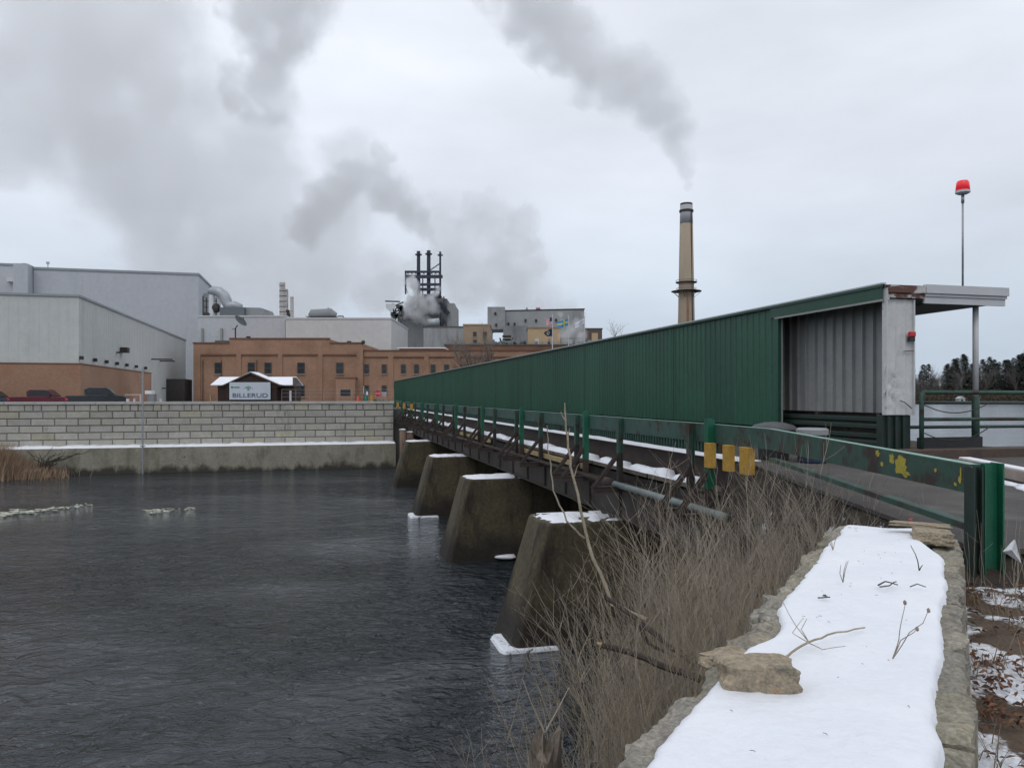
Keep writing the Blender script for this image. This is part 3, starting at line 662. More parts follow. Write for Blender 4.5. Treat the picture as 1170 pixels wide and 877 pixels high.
# bins behind the rail
b1 = root('rubbish_bin', at(884,540,16.2), 'round dark rubbish bin with a domed grey black lid behind the green rail', 'bin')
c = at(884,0,16.0); m = MB()
m.tube([(c.x,c.y,E-1.35),(c.x,c.y,E-.74)], [.30,.37], 24); part('body', m, BLACKP, b1)
m = MB(); m.tube([(c.x,c.y,E-.76),(c.x,c.y,E-.70),(c.x,c.y,E-.62),(c.x,c.y,E-.565),(c.x,c.y,E-.55)], [.46,.50,.40,.2,.03], 24); part('lid', m, mat('lid_plastic',(.055,.055,.058),(.075,.075,.08),6,.55,bump=.002), b1, sm=True)
b2 = root('blue_barrel', at(926,540,15.4), 'dark blue barrel with a pale grey lid beside the domed bin', 'barrel')
c = at(928,0,15.2); m = MB()
m.tube([(c.x,c.y,E-1.35),(c.x,c.y,E-1.32),(c.x,c.y,E-1.05),(c.x,c.y,E-1.03),(c.x,c.y,E-1.01),(c.x,c.y,E-.78)], [.26,.28,.28,.295,.28,.27], 24); part('body', m, BLUEP, b2)
m = MB(); m.tube([(c.x,c.y,E-.78),(c.x,c.y,E-.68),(c.x,c.y,E-.65)], [.31,.31,.27], 24); part('lid', m, GREYP, b2)
# ================================================================ foreground stone wall with snow
sw = root('stone_wall', wn(3,-.45,E-1.7), 'broad stone retaining wall in the foreground, its top covered with snow', 'stone wall')
m = MB(); 
pl = [wn(-2,-.89),wn(-2,.03),wn(6.7,.03),wn(7.45,-.10),wn(7.50,-.90)]
m.prism([(p.x,p.y) for p in pl], E-6.5, E-1.27); part('wall_core', m, STONE, sw)
rs = random.Random(3)
def rough_stone(m, w0, w1, n0, n1, z0, z1, seed, j=.018):
    na, nb = max(3,int((w1-w0)/.022)), max(2,int((n1-n0)/.022)); tint = (.85+.3*rs.random(),)*3
    tint = (tint[0], tint[0]*(.97+.03*rs.random()), tint[0]*(.9+.12*rs.random()))
    m.cur = tint
    def P(a,b,top):
        u, v = a/na, b/nb
        w_ = w0+(w1-w0)*u; n_ = n0+(n1-n0)*v
        q = Vector((w_*7, n_*7, seed))
        eu = min(u,1-u)*na; ev = min(v,1-v)*nb; ed = min(1,min(eu,ev)*.5+.2) 
        w_ += j*1.6*mnoise.noise(q*1.1+Vector((9,0,0))); n_ += j*2.4*mnoise.noise(q*.7+Vector((0,9,0)))+j*1.1*mnoise.noise(q*3.1+Vector((0,9,0))); w_ += j*.7*mnoise.noise(q*3.3)
        z = z1 + j*1.5*mnoise.noise(q*1.3) + j*.45*round(2.5*mnoise.noise(q*.9+Vector((4,4,4))))*.6 + j*.35*mnoise.noise(q*5) - (1-ed)*.022 if top else z0
        v_ = wn(w_, n_, z); return (v_.x, v_.y, v_.z)
    vs = [P(a,b,True) for b in range(nb+1) for a in range(na+1)]
    fs = [(b*(na+1)+a,b*(na+1)+a+1,(b+1)*(na+1)+a+1,(b+1)*(na+1)+a) for b in range(nb) for a in range(na)]
    ring = [a for a in range(na+1)]+[b*(na+1)+na for b in range(1,nb+1)]+[nb*(na+1)+a for a in range(na-1,-1,-1)]+[b*(na+1) for b in range(nb-1,0,-1)]
    o = len(vs); bot = []
    for r in ring: p = vs[r]; vs.append((p[0],p[1],z0)); bot.append(len(vs)-1)
    n = len(ring)
    fs += [(ring[i],ring[(i+1)%n],bot[(i+1)%n],bot[i]) for i in range(n)]+[tuple(bot)]
    m._add(vs, fs); m.cur = None
wv = .2; k = 0
while wv < 7.3:
    L_ = .28+.4*rs.random(); m = MB(); n0 = -.925-.035*rs.random()
    rough_stone(m, wv, min(wv+L_,7.42), n0, -.66, E-1.42, E-1.205+.03*rs.random(), k, .022); part('coping_stone', m, STONE, sw, sm=False); wv += L_+.006; k += 1
wv = .2
while wv < 7.1:
    L_ = .3+.5*rs.random(); m = MB()
    rough_stone(m, wv, min(wv+L_,7.3), -.16, .045+.02*rs.random(), E-1.42, E-1.19-.02*rs.random(), k, .016); part('coping_stone', m, STONE, sw, sm=False); wv += L_+.006; k += 1
# lower courses on both faces
for side, n_ in ((0,-.905),(1,.02)):
    for r_ in range(3 if side else 9):
        wv = .3+.2*(r_%2)
        m = MB(); z1 = E-1.43-.16*r_
        while wv < 7.2:
            L_ = .25+.4*rs.random()
            a = wn(wv,n_-.03,0); 
            m.cur = (.7+.4*rs.random(),)*3
            c0 = [wn(wv,n_-.04-.02*rs.random(),z1-.15),wn(wv+L_-.02,n_-.04,z1-.15),wn(wv+L_-.02,n_+.04,z1-.15),wn(wv,n_+.04+.02*rs.random(),z1-.15)]
            c1 = [p+Vector((0,0,.145)) for p in c0]; m.hexa(c0,c1); wv += L_
        m.cur = None; part('stone_course', m, STONE, sw, bv=.012)
# snow sheet
m = MB(); na, nb = 60, 190; vs = []
def edge_l(w_): return -.85+.03*mnoise.noise(Vector((w_*1.7,0,0)))+.025*mnoise.noise(Vector((w_*6,3,0)))+.010*mnoise.noise(Vector((w_*17,3,0))) + .10*math.exp(-((w_-3.9)/.28)**2) + (.0 if w_<5 else .0)
def edge_r(w_): return -.045+.025*mnoise.noise(Vector((w_*1.6,7,0)))+.02*mnoise.noise(Vector((w_*5,9,0)))+.006*mnoise.noise(Vector((w_*19,9,0))) - (.16*max(0,min(1,(w_-6.2)/.5)))
for b in range(nb+1):
    w_ = .3+7.12*b/nb
    for a in range(na+1):
        u = a/na; l, r = edge_l(w_), edge_r(w_)
        n_ = l+(r-l)*u; e = min(u*(r-l), (1-u)*(r-l), (7.42-w_)*.8)/.055
        e = max(0,min(1,e)); e = math.sqrt(1-(1-e)**2)
        z = E-1.205+e*(.055+.020*mnoise.noise(Vector((w_*1.3,n_*2,0)))+.012*mnoise.noise(Vector((w_*4,n_*4,5)))+.003*mnoise.noise(Vector((w_*25,n_*25,5))))
        if e <= 0.01: z -= .015
        vs.append(tuple(wn(w_,n_,z)))
m._add(vs, [(b*(na+1)+a,b*(na+1)+a+1,(b+1)*(na+1)+a+1,(b+1)*(na+1)+a) for b in range(nb) for a in range(na)])
o = part('snow_cover', m, SNOW, sw, 'thick smooth snow on the wall top', sm=True)
def rock(name, c, size, rz, label, mt, seed, sub=4, group=None, lay=.0):
    bm = bmesh.new(); bmesh.ops.create_cube(bm, size=2); bmesh.ops.subdivide_edges(bm, edges=bm.edges[:], cuts=11, use_grid_fill=True)
    r = Matrix.Rotation(rz,3,'Z')
    me = bpy.data.meshes.new(name)
    for v in bm.verts:
        p = v.co.copy(); q = p*1.0
        # bevelled irregular block
        l4 = (abs(p.x)**14+abs(p.y)**14+abs(p.z)**14)**(1/14); p = p/l4
        k = 1+.20*mnoise.noise(q*1.1+Vector((seed,0,0)))+.07*mnoise.noise(q*3+Vector((seed,5,0)))+.02*mnoise.noise(q*9+Vector((seed,5,0)))
        p = Vector((p.x*size[0]*k, p.y*size[1]*(k+.12*math.copysign(1,q.x)*.6), p.z*size[2]*(1+.1*mnoise.noise(q*2+Vector((0,seed,0))))))
        p.x += .12*size[0]*mnoise.noise(Vector((q.z*1.5,q.y*2,seed)))
        v.co = r @ p + Vector((0,0,size[2]))
    bm.to_mesh(me); bm.free(); me.materials.append(mt)
    o = link(name, me); o.location = c; tag(o, label, 'rock', group)
    return o
rock('loose_rock', on(864,781,1.15), (.142,.085,.056), R(-6), 'large tan block of stone lying loose on the snow of the wall top', STONE_TAN, 3).location.z = E-1.165
o = rock('flat_stone', (.99,3.40,E-1.215), (.12,.095,.024), R(30), 'flat grey slab tucked behind the large tan block on the wall edge', STONE_TAN, 8)
o = rock('flat_stone', (3.36,6.02,E-1.17), (.13,.16,.05), R(-20), 'thick tan stone at the far right corner of the snowy wall top', STONE_TAN, 11)
o = rock('flat_stone', (3.37,6.22,E-1.08), (.21,.075,.014), R(-32), 'thin tan splinter of stone lying on the thick tan corner stone', STONE_TAN, 14)

# ================================================================ sticks and weeds on the snow
def stick(m, pts, r0, r1, n=6, jit=.0, seed=0):
    P = []
    for a, b in zip(pts, pts[1:]):
        a = Vector(a); b = Vector(b)
        for i in range(4): P.append(a.lerp(b, i/4))
    P.append(Vector(pts[-1]))
    if jit: P = [p+Vector((mnoise.noise(p*9+Vector((seed,0,0))),mnoise.noise(p*9+Vector((0,seed+3,0))),mnoise.noise(p*9+Vector((0,2,seed+3)))))*jit for p in P]
    nn_ = len(P); m.tube(P, [r0+(r1-r0)*i/(nn_-1) for i in range(nn_)], n)
ZS = 1.135   # snow surface below the eye
def sp(px, py, up=0): v = on(px, py, ZS); v.z += up; return v
m = MB(); stick(m, [sp(893,753),sp(915,741,.015),sp(945,729,.02),sp(988,720,.01)], .006,.0035, jit=.01)
single('fallen_stick', m, TWIG, 'longest brown stick lying curved on the snow beside the tan block', 'stick')
def upright(name, base, tips, r, label, cat='weed', mt=None, buds=False):
    m = MB(); b = sp(*base)
    for tip in tips:
        pts = [b]
        for q in tip:
            Yq = b.y + (q[2] if len(q) > 2 else 0); pts.append(at(q[0], q[1], Yq))
        stick(m, pts, r, r*.5, 5, .006)
        if buds: m.blob(pts[-1], (.008,.008,.012), 1)
    return single(name, m, mt or TWIG, label, cat)
upright('dry_weed', (925,735), [[(910,715),(893,684)],[(905,722,.05),(918,706,.1)],[(940,742,-.1),(966,738,-.2)],[(915,718),(922,706)]], .0025, 'thin crossing brown twigs standing in the snow just above the long stick')
upright('dry_weed', (1020,752), [[(1027,730),(1031,708),(1034,688)],[(1040,722),(1055,712),(1061,697)],[(1029,731),(1045,722),(1048,718)]], .0025, 'forked pale weed with small buds in the snow right of the long stick', mt=TWIG_G, buds=True)
upright('dry_weed', (1050,652), [[(1048,640),(1046,632),(1041,622)],[(1052,648),(1054,645)]], .004, 'single crooked dark stem standing in the snow near the tan corner stone', mt=BARK_D)
upright('dry_weed', (963,665), [[(964,655),(967,641)],[(960,655),(961,645)],[(966,652),(969,640)]], .003, 'small tuft of grey stems standing in the far left snow', mt=TWIG_G)
upright('dry_weed', (952,628), [[(950,615),(951,602)],[(955,615),(959,604)],[(948,618),(944,606)]], .003, 'small tuft of stems at the far end of the snow near the brush', mt=TWIG_G)
m = MB(); stick(m, [sp(1002,669,.01),sp(1012,667,.012),sp(1026,669,.005)], .005,.003,jit=.01); stick(m, [sp(1004,671,.01),sp(1016,671,.012),sp(1024,666,.01)], .004,.003,jit=.01)
single('fallen_stick', m, BARK_D, 'short dark forked stick lying on the upper middle of the snow', 'stick')
m = MB(); stick(m, [sp(1040,671,.006),sp(1048,669,.012),sp(1058,671,.004)], .0035,.0025)
single('fallen_stick', m, BARK_D, 'tiny curved stick on the snow right of the short forked stick', 'stick')
m = MB(); stick(m, [sp(934,683,.004),sp(948,684,.012)], .004,.003,jit=.01); m.blob(sp(943,682,.01),(.015,.01,.006),1,.5)
single('fallen_stick', m, BARK_D, 'bit of dark leaf and twig on the left middle of the snow', 'stick')

rs = random.Random(44); m = MB()
for i in range(60):
    w_ = rs.uniform(.6,7.2); n_ = rs.uniform(-.74,-.12); p = wn(w_,n_,E-1.143+.004); a = rs.random()*6.28; L_ = rs.uniform(.002,.010); d = Vector((math.cos(a),math.sin(a),0))*L_
    m.tube([p-d,p+Vector((0,0,.003)),p+d*rs.uniform(.5,2)], .0011, 3)
single('twig_debris', m, BARK_D, 'tiny dark twig bits and specks blown over the snow', 'debris', kind='stuff')
# ================================================================ brush, saplings, branches
def shrub_mesh(name, seed, nst, hgt, spread, lean, mt, r0=.009):
    rr_ = random.Random(seed); m = MB()
    for i in range(nst):
        a = rr_.random()*2*math.pi; rb = spread*.35*math.sqrt(rr_.random())
        p = Vector((math.cos(a)*rb, math.sin(a)*rb, -.15)); h = hgt*(.5+.5*rr_.random())
        d = Vector((math.cos(a)*.38*rr_.random()+lean[0], math.sin(a)*.38*rr_.random()+lean[1], 1)).normalized()
        pts = [p.copy()]; nseg = 7
        for k in range(nseg):
            d = (d+Vector((rr_.gauss(0,.07),rr_.gauss(0,.07),.02))).normalized(); p = p+d*h/nseg; pts.append(p.copy())
        r = r0*(.5+.5*rr_.random()); m.tube(pts, [r*(1-.8*k/nseg) for k in range(nseg+1)], 4, cap=False)
        for b in range(rr_.randint(6,11)):
            u = .2+.78*rr_.random(); k = min(nseg-1,int(u*nseg)); q = pts[k].lerp(pts[k+1], u*nseg-k)
            ang = rr_.random()*6.28; up_ = d*.9
            e = (up_+Vector((math.cos(ang),math.sin(ang),.1))*.65).normalized(); Lb = h*(.12+.26*rr_.random())*(1.15-u*.5)
            bp = [q.copy()]; pq = q.copy()
            for _ in range(4): e = (e+Vector((rr_.gauss(0,.12),rr_.gauss(0,.12),.06))).normalized(); pq = pq+e*Lb/4; bp.append(pq.copy())
            m.tube(bp, [r*.38,r*.33,r*.27,r*.22,r*.15], 3, cap=False)
            for _ in range(rr_.randint(1,3)):
                kk = rr_.randint(1,3); f_ = (e+Vector((rr_.gauss(0,.5),rr_.gauss(0,.5),rr_.gauss(0,.25)))).normalized(); q2 = bp[kk]
                m.tube([q2, q2+f_*Lb*.22, q2+f_*Lb*.42+Vector((0,0,.02))], [r*.2,r*.17,r*.12], 3, cap=False)
    return m.mesh(name, mt)
SM = [shrub_mesh('leafless_shrub', 11+i, 17, 2.6, 1.3, (-.16+.07*i, .02), TWIG if i % 3 else TWIG_G, .0085) for i in range(5)]
SMW = [shrub_mesh('leafless_shrub', 31+i, 20, 2.6, .9, (-.62, .05*i), TWIG) for i in range(2)]
SPOTS_ = [(2.2,7.4,0,.92),(2.75,8.6,1,.92),(3.3,9.6,2,.78),(3.55,11.0,3,.72),(2.2,9.1,4,1.0),(2.8,10.9,0,.92),(1.55,7.5,1,1.0),(1.45,9.3,2,1.0),(3.3,12.4,4,.66),(3.75,8.9,3,.62),
         (1.9,8.2,3,1.0),(.95,6.6,0,.95),(2.3,10.1,1,1.0),(3.15,7.7,4,.62),(3.6,7.75,0,.42),(.5,5.9,2,.85),(1.0,8.0,4,1.0),(3.9,10.4,1,.5),(4.0,12.9,2,.5),(1.75,6.5,3,.75), (2.2,12.6,3,.9),(3.9,8.4,2,.4)]
rs = random.Random(5)
OUT = [(600,700),(660,640),(700,605),(745,575),(800,552),(850,530),(900,512),(950,522),(985,545),(1100,600)]
def outline(px):
    for (a,b),(c_,d_) in zip(OUT, OUT[1:]):
        if a <= px <= c_: return b+(d_-b)*(px-a)/(c_-a)
    return 700
SPOTS = []
tries = 0
while len(SPOTS) < 80 and tries < 5000:
    tries += 1
    y = rs.uniform(5.2,13.2); x = rs.uniform(.4,4.3); d = sd_edge(Vector((x,y))); px = 585+F*x/y
    if d < .12 or d > 2.3 or px < 738 or px > 985 or (px < 760 and y < 7): continue
    if any((x-a[0])**2+(y-a[1])**2 < .13 for a in SPOTS): continue
    ty = outline(px)+12+rs.uniform(0,85)*(1 if y > 8 else 1.4)+(45 if y < 7.5 else 0); zt_ = E+(452-ty)/F*y; hh = zt_-(E-ground_h(x,y))
    if hh < .5: continue
    SPOTS.append((x, y, rs.randrange(5), min(1.5, hh/2.25)))
for i, (x, y, k, s_) in enumerate(SPOTS):
    o = link('leafless_shrub', SM[k]); o.location = (x,y,E-ground_h(x,y)); o.rotation_euler = (0,0,rs.uniform(-.6,.6)); o.scale = (s_,)*3
    tag(o, 'leafless twiggy shrub growing in the brown thicket between the snowy wall and the bridge', 'shrub', 'leafless shrubs in the thicket')
for i, (x, y, k, s_, rz) in enumerate(((1.4,6.0,0,.5,-.1),(1.65,6.8,1,.62,-.3))):
    o = link('leafless_shrub', SMW[k]); o.location = (x,y,max(E-ground_h(x,y),E-3.6)); o.rotation_euler = (0,0,rz); o.scale = (s_,)*3
    tag(o, 'leafless shrub leaning out over the water from the foot of the snowy wall', 'shrub', 'shrubs leaning over the water')
def tree_at(name, pts, r0, r1, label, cat, mt, tips=()):
    m = MB(); P = [at(*p) for p in pts]; stick(m, P, r0, r1, 6, .02)
    for t_ in tips: stick(m, [at(*q) for q in t_], r1*1.3, r1*.4, 4, .02)
    return single(name, m, mt, label, cat)
tree_at('sapling', [(740,708,8.6),(700,690,8.8),(672,620,9),(655,545,9),(648,500,9),(645,460,9)], .026,.008, 'tall thin bare sapling rising highest in front of the green wall', 'sapling', TWIG,
    [[(648,500,9),(652,488,9)],[(646,480,9),(641,470,9)],[(655,545,9),(662,530,9)]])
tree_at('sapling', [(668,615,9),(648,595,9),(633,560,9.1),(627,520,9.2),(625,485,9.2)], .014,.006, 'thinner curved bare sapling left of the tall one, crossing the bridge braces', 'sapling', TWIG_G)
tree_at('fallen_branch', [(692,682,8.2),(730,708,7.9),(765,738,7.6),(800,760,7.3)], .024,.03, 'dark bare branch slanting down through the thicket towards the wall', 'branch', BARK_D, [[(730,708,7.9),(740,735,7.8),(775,752,7.6)]])
m = MB(); P = [at(688,737,6.6),at(720,744,6.5),at(760,762,6.3),at(800,775,6.1)]; fb = root('broken_branch', P[0], 'dark broken branch with a pale snapped tip sticking out of the thicket', 'branch')
stick(m, P, .026,.034,8,.012); part('branch', m, BARK_D, fb)
m = MB(); m.tube([at(682,734,6.6),at(687,736.5,6.6)], [.008,.024], 7); part('snapped_tip', m, WOOD_Y, fb)
# broken stump
su = root('tree_stump', at(624,900,5.2), 'splintered grey stump with a jagged top at the bottom edge above the dark water', 'stump')
m = MB(); sc_ = at(622,852,5.2); nn_ = 22; vs = []; lev = 9
for j in range(lev+1):
    for i in range(nn_):
        a = 6.283*i/nn_; top = sc_.z-.02+.12*max(0,math.cos(a-.2))**6 + .11*mnoise.noise(Vector((math.cos(a)*5,math.sin(a)*5,1)))+.05*math.sin(a) + (.03 if i % 3 == 0 else -.01)
        z = (sc_.z-1.9)+(top-(sc_.z-1.9))*j/lev; r = .105+.02*mnoise.noise(Vector((math.cos(a)*2.5,math.sin(a)*2.5,z*1.5)))+.05*(1-j/lev)
        vs.append((sc_.x+r*math.cos(a)+(.03 if j<3 else 0), sc_.y+r*math.sin(a), z))
fs = [(j*nn_+i,j*nn_+(i+1)%nn_,(j+1)*nn_+(i+1)%nn_,(j+1)*nn_+i) for j in range(lev) for i in range(nn_)]
for i in range(nn_):
    a = 6.283*i/nn_; p = vs[lev*nn_+i]; vs.append((sc_.x+(p[0]-sc_.x)*.62, sc_.y+(p[1]-sc_.y)*.62, p[2]-.05-.05*random.random()))
fs += [(lev*nn_+i,lev*nn_+(i+1)%nn_,(lev+1)*nn_+(i+1)%nn_,(lev+1)*nn_+i) for i in range(nn_)]+[tuple((lev+1)*nn_+i for i in range(nn_))]
m._add(vs, fs); part('trunk', m, mat('stump_wood',(.22,.185,.15),(.10,.08,.065),5,.95,stretch=(3,3,.5),bump=.012,bscale=14), su)
m = MB(); stick(m, [at(622,836,5.2),at(606,800,5.25),at(597,775,5.3)], .006,.003,5); stick(m, [at(624,834,5.2),at(640,805,5.3),at(650,785,5.4)], .006,.003,5); stick(m,[at(638,808,5.3),at(636,800,5.3)],.004,.002,4); part('shoot', m, TWIG_G, su)
rs = random.Random(9)
m = MB()
for i in range(26):
    px = rs.uniform(515,720); Y = rs.uniform(4.4,6); b = at(px, 935, Y); tip = at(px+rs.uniform(-35,20), rs.uniform(815,862), Y+rs.uniform(-.2,.3)); mid = b.lerp(tip,.5)+Vector((rs.uniform(-.05,.05),0,0))
    stick(m, [b+Vector((0,0,-.4)),mid,tip], .005,.0015,4,.015)
single('weed_stems', m, TWIG_G, 'thin dry weed stems on the bank along the bottom edge by the stump', 'weeds', kind='stuff')
# ---- right side: leaves, grass, plastic pennant, tape
rs = random.Random(12); vs = []; fs = []; m = MB()
tints = [(1,1,1),(1.3,1.0,.8),(.6,.6,.6),(1.2,.85,.7),(1.9,1.7,1.4)]
def on_leaf(px,py): return on(px,py,1.6)
for i in range(9000):
    y = .8+5.9*rs.random()**.8; n_ = .09+1.9*rs.random(); x = (n_ + .506*y)/.862
    if x > 6.5: continue
    if mnoise.noise(Vector((x*1.9,y*1.9,3.3))) < -.12 and rs.random() < .85: continue
    L_ = .012+.020*rs.random(); z = E-1.60+mnoise.noise(Vector((x*2,y*2,9)))*.05+.02*rs.random(); c = Vector((x,y,z))
    M = Matrix.Rotation(rs.random()*6.28,3,'Z') @ Matrix.Rotation(rs.gauss(0,.45),3,'X') @ Matrix.Rotation(rs.gauss(0,.45),3,'Y')
    m.cur = rs.choice(tints)
    q = [Vector((-L_,0,0)),Vector((0,-L_*.45,L_*.3)),Vector((L_,0,.0)),Vector((0,L_*.45,L_*.3)),Vector((0,0,0))]
    m._add([c+M@v for v in q], [(0,1,4),(1,2,4),(2,3,4),(3,0,4)])
LEAF = mat('dead_leaf', (.14,.078,.05), (.085,.05,.034), 8, .85, attr=True, world=True)
single('fallen_leaves', m, LEAF, 'brown fallen leaves scattered over the snowy ground right of the stone wall', 'leaves', kind='stuff')
m = MB(); m.cur = (1,1,1)
for i in range(1500):
    y = 1.2+5.6*rs.random(); n_ = .08+1.6*rs.random()**1.3; x = (n_+.506*y)/.862
    if mnoise.noise(Vector((x*1.2,y*1.2,13))) < .05: continue
    z = E-1.61; a = rs.random()*6.28; h = .05+.12*rs.random(); d = Vector((math.cos(a)*.6,math.sin(a)*.6,1)); s_ = Vector((-math.sin(a),math.cos(a),0))*.003
    b = Vector((x,y,z)); m._add([b-s_,b+s_,b+d*h*.6+s_*.6,b+d*h*.6-s_*.6,b+d*h+Vector((math.cos(a),math.sin(a),-.3))*h*.3], [(0,1,2,3),(3,2,4)])
single('dry_grass', m, mat('dry_grass', (.24,.175,.10), (.15,.11,.065), 3, .9, world=True), 'dry brown grass tufts between the fallen leaves', 'grass', kind='stuff')
m = MB()
for i in range(46):
    n_ = .12+.9*rs.random(); y = 6.0+.8*rs.random() if i%2 else 1.5+5*rs.random(); x = (n_*.6+.506*y)/.862+.02; b = Vector((x,y,E-1.63)); h = .25+.45*rs.random() if i%2 else .12+.2*rs.random()
    t1_ = b+Vector((rs.gauss(0,.06),rs.gauss(0,.06),h)); stick(m, [b,b.lerp(t1_,.5)+Vector((rs.gauss(0,.02),0,0)),t1_], .0028,.001,4,.01)
    if i%3==0: q = b.lerp(t1_,.6); stick(m, [q,q+Vector((rs.gauss(0,.06),rs.gauss(0,.05),.08))], .0015,.001,3)
single('weed_stems', m, TWIG_G, 'thin upright weed stems round the foot of the bright green end post', 'weeds', kind='stuff')
pn = root('plastic_pennant', at(1158,668,5.6), 'white translucent plastic pennant on a thin stake near the road edge at the right', 'pennant')
m = MB(); c = at(1160,616,5.6); q = [at(1160,616,5.6),at(1147,630,5.55),at(1167,643,5.6),at(1156,628,5.48),at(1163,628,5.66)]
m._add([tuple(v) for v in q]+[tuple(v+Vector((0,.012,0))) for v in q], [(0,1,3),(3,1,2),(0,3,4),(4,3,2),(5,8,6),(8,7,6),(5,9,8),(9,7,8)]); part('sheet', m, mat('thin_plastic',(.62,.63,.65),(.55,.56,.58),9,.35), pn)
m = MB(); stick(m, [at(1163,670,5.6),at(1163,628,5.6)], .003,.003,4); part('stake', m, TWIG_G, pn)
m = MB(); q = [at(1038,594,8),at(1043,592,8),at(1041,600,8),at(1045,609,8),at(1040,604,8)]
m._add([tuple(v) for v in q]+[tuple(v+Vector((0,.03,0))) for v in q], [(0,1,2),(0,2,4),(2,3,4),(5,7,6),(5,9,7),(7,9,8),(0,5,6,1)]); 
m.tube([at(1041,640,8),at(1041,594,8.01)], .004, 4)
single('marker_ribbon', m, mat('pink_ribbon',(.65,.16,.13),(.5,.1,.08),9,.6), 'small faded red marker ribbon tied behind the far end of the snow', 'ribbon')
# bank dry grass at the far left against the block wall
rs = random.Random(21); m = MB(); cb_ = at(2,555,63.5)
for i in range(9000):
    x = cb_.x+rs.gauss(0,1.9)+(-.6); y = cb_.y+rs.gauss(0,1.0); h = rs.uniform(1.4,3.6)*max(.35,1-abs(x-cb_.x+1.2)/6); a = rs.random()*6.28; ln = rs.uniform(.1,.6)
    b = Vector((x,y,-.1)); d = Vector((math.cos(a)*ln,math.sin(a)*ln,1)); s_ = Vector((1,0,0))*.03
    m._add([b-s_,b+s_,b+d*h*.6+s_*.7,b+d*h*.6-s_*.7,b+d*h+Vector((0,0,-.1))], [(0,1,2,3),(3,2,4)])
single('reed_clump', m, mat('dry_reed', (.33,.22,.145), (.21,.15,.10), .9, .9, world=True), 'clump of dry reddish reeds at the waterline left of the concrete footing', 'reeds', kind='stuff')
# twigs tangling against the footing
m = MB()
for i in range(16):
    p = at(38+i*3.2, 528-rs.random()*6, 64.8); stick(m, [at(44,545,64.6),at(44+i*1.2,528,64.6),p+Vector((rs.uniform(-1,2),0,rs.uniform(0,1)))], .06,.02,4,.3,i)
single('leafless_shrub', m, BARK_D, 'dark bare shrub hugging the left end of the concrete footing', 'shrub')

# ================================================================ foam streaks on the river
def foam(px0, px1, py0, py1, seed, n, label):
    m = MB(); r_ = random.Random(seed)
    for i in range(n):
        u = r_.random()**1.3; px = px0+(px1-px0)*u; py = py0+(py1-py0)*u+r_.gauss(0,.9)*(1.4-u)
        c = on(px,py+r_.gauss(0,.5),E-.015); k = (1.15-u)
        m.blob((c.x,c.y,.01),(.05+.42*k*r_.random()**2,.04+.10*k*r_.random(),.012+.012*r_.random()),2,.9,6,seed=i)
    return single('river_foam', m, FOAM, label, 'foam', kind='stuff', sm=True)
foam(-8, 105, 588, 576, 4, 110, 'longer streak of cream foam on the water at the left edge')
foam(172, 222, 584, 580, 8, 28, 'short streak of cream foam on the water below the thin pole')

# ================================================================ far block wall
bw = root('block_wall', st(-17,75.2,0), 'long retaining wall of large grey concrete blocks beyond the river', 'retaining wall', rz=A)
WT = 74.5; S0, S1 = -75.0, 7.0; rs = random.Random(31)
m = MB(BR); m.box(S0, S1-.02, WT+.05, WT+1.3, E-4.6, E-.80); part('wall_core', m, MORTAR, bw)
zt_, zb_ = E-.78, E-4.56; rh = (zt_-zb_)/6
m = MB(BR)
for r_ in range(6):
    z0 = zt_-rh*(r_+1); off = (r_%2)*.93
    s_ = S1
    first = True
    while s_ > S0:
        wd = 1.86
        if r_ == 0: wd = 1.28 if int(s_*10)%2 else .66
        if first: wd = (.93 if r_%2 else 1.86) if r_ else 1.0; first = False
        v = .88+.18*rs.random(); c = (v,v*.99,v*(.93+.06*rs.random()))
        if rs.random() < .05: c = (v*1.02,v*.98,v*.84)
        if r_ == 2 and -37 < s_ < -28: c = (v*.55,v*.55,v*.56)
        m.cur = c; dj = rs.uniform(-.02,.02)
        a, b_ = s_-wd+.03, s_-.03; zz0, zz1 = z0+.035, z0+rh-.03; y0_, y1_ = WT+dj, WT+.2; e = .05
        # chamfered face
        m._add([(a,y1_,zz0),(b_,y1_,zz0),(b_,y1_,zz1),(a,y1_,zz1),(a,y0_+e,zz0),(b_,y0_+e,zz0),(b_,y0_+e,zz1),(a,y0_+e,zz1),(a+e,y0_,zz0+e),(b_-e,y0_,zz0+e),(b_-e,y0_,zz1-e),(a+e,y0_,zz1-e)],
               [(3,2,1,0),(0,1,5,4),(1,2,6,5),(2,3,7,6),(3,0,4,7),(4,5,9,8),(5,6,10,9),(6,7,11,10),(7,4,8,11),(8,9,10,11)])
        s_ -= wd
m.cur = None; part('block_face', m, BLOCK, bw)
m = MB(BR); s_ = S1+.05
while s_ > S0: m.box(s_-2.4,s_-.012,WT-.10,WT+1.4,zt_+.0,zt_+.24); s_ -= 2.41
part('coping', m, CAP, bw, bv=.02)
m = MB(BR); m.box(-38.2,S1+.1,WT-1.3,WT+.04,-1,E-4.60); part('footing', m, CONC_L, bw, bv=.04)
m = MB(BR); n = 300; ring = []
for i in range(n+1):
    s_ = -37.5+(S1+.02+37.5)*i/n; f_ = min(1,i/90+.15); hh = (.07+.05*mnoise.noise(Vector((s_*1.5,0,0)))+.13*f_*(.6+.8*mnoise.noise(Vector((s_*.6,4,0)))))
    y0_ = WT-1.26+.3*(1-f_)+.05*mnoise.noise(Vector((s_*2,0,5)))
    ring.append([(s_,y0_,E-4.60),(s_,y0_+.08,E-4.6+hh*.8),(s_,WT-.7,E-4.6+hh),(s_,WT+.03,E-4.6+hh*1.3)])
m._add([p for r in ring for p in r], [(i*4+k,i*4+k+1,i*4+k+5,i*4+k+4) for i in range(n) for k in range(3)])
part('ledge_snow', m, SNOW, bw, sm=True)
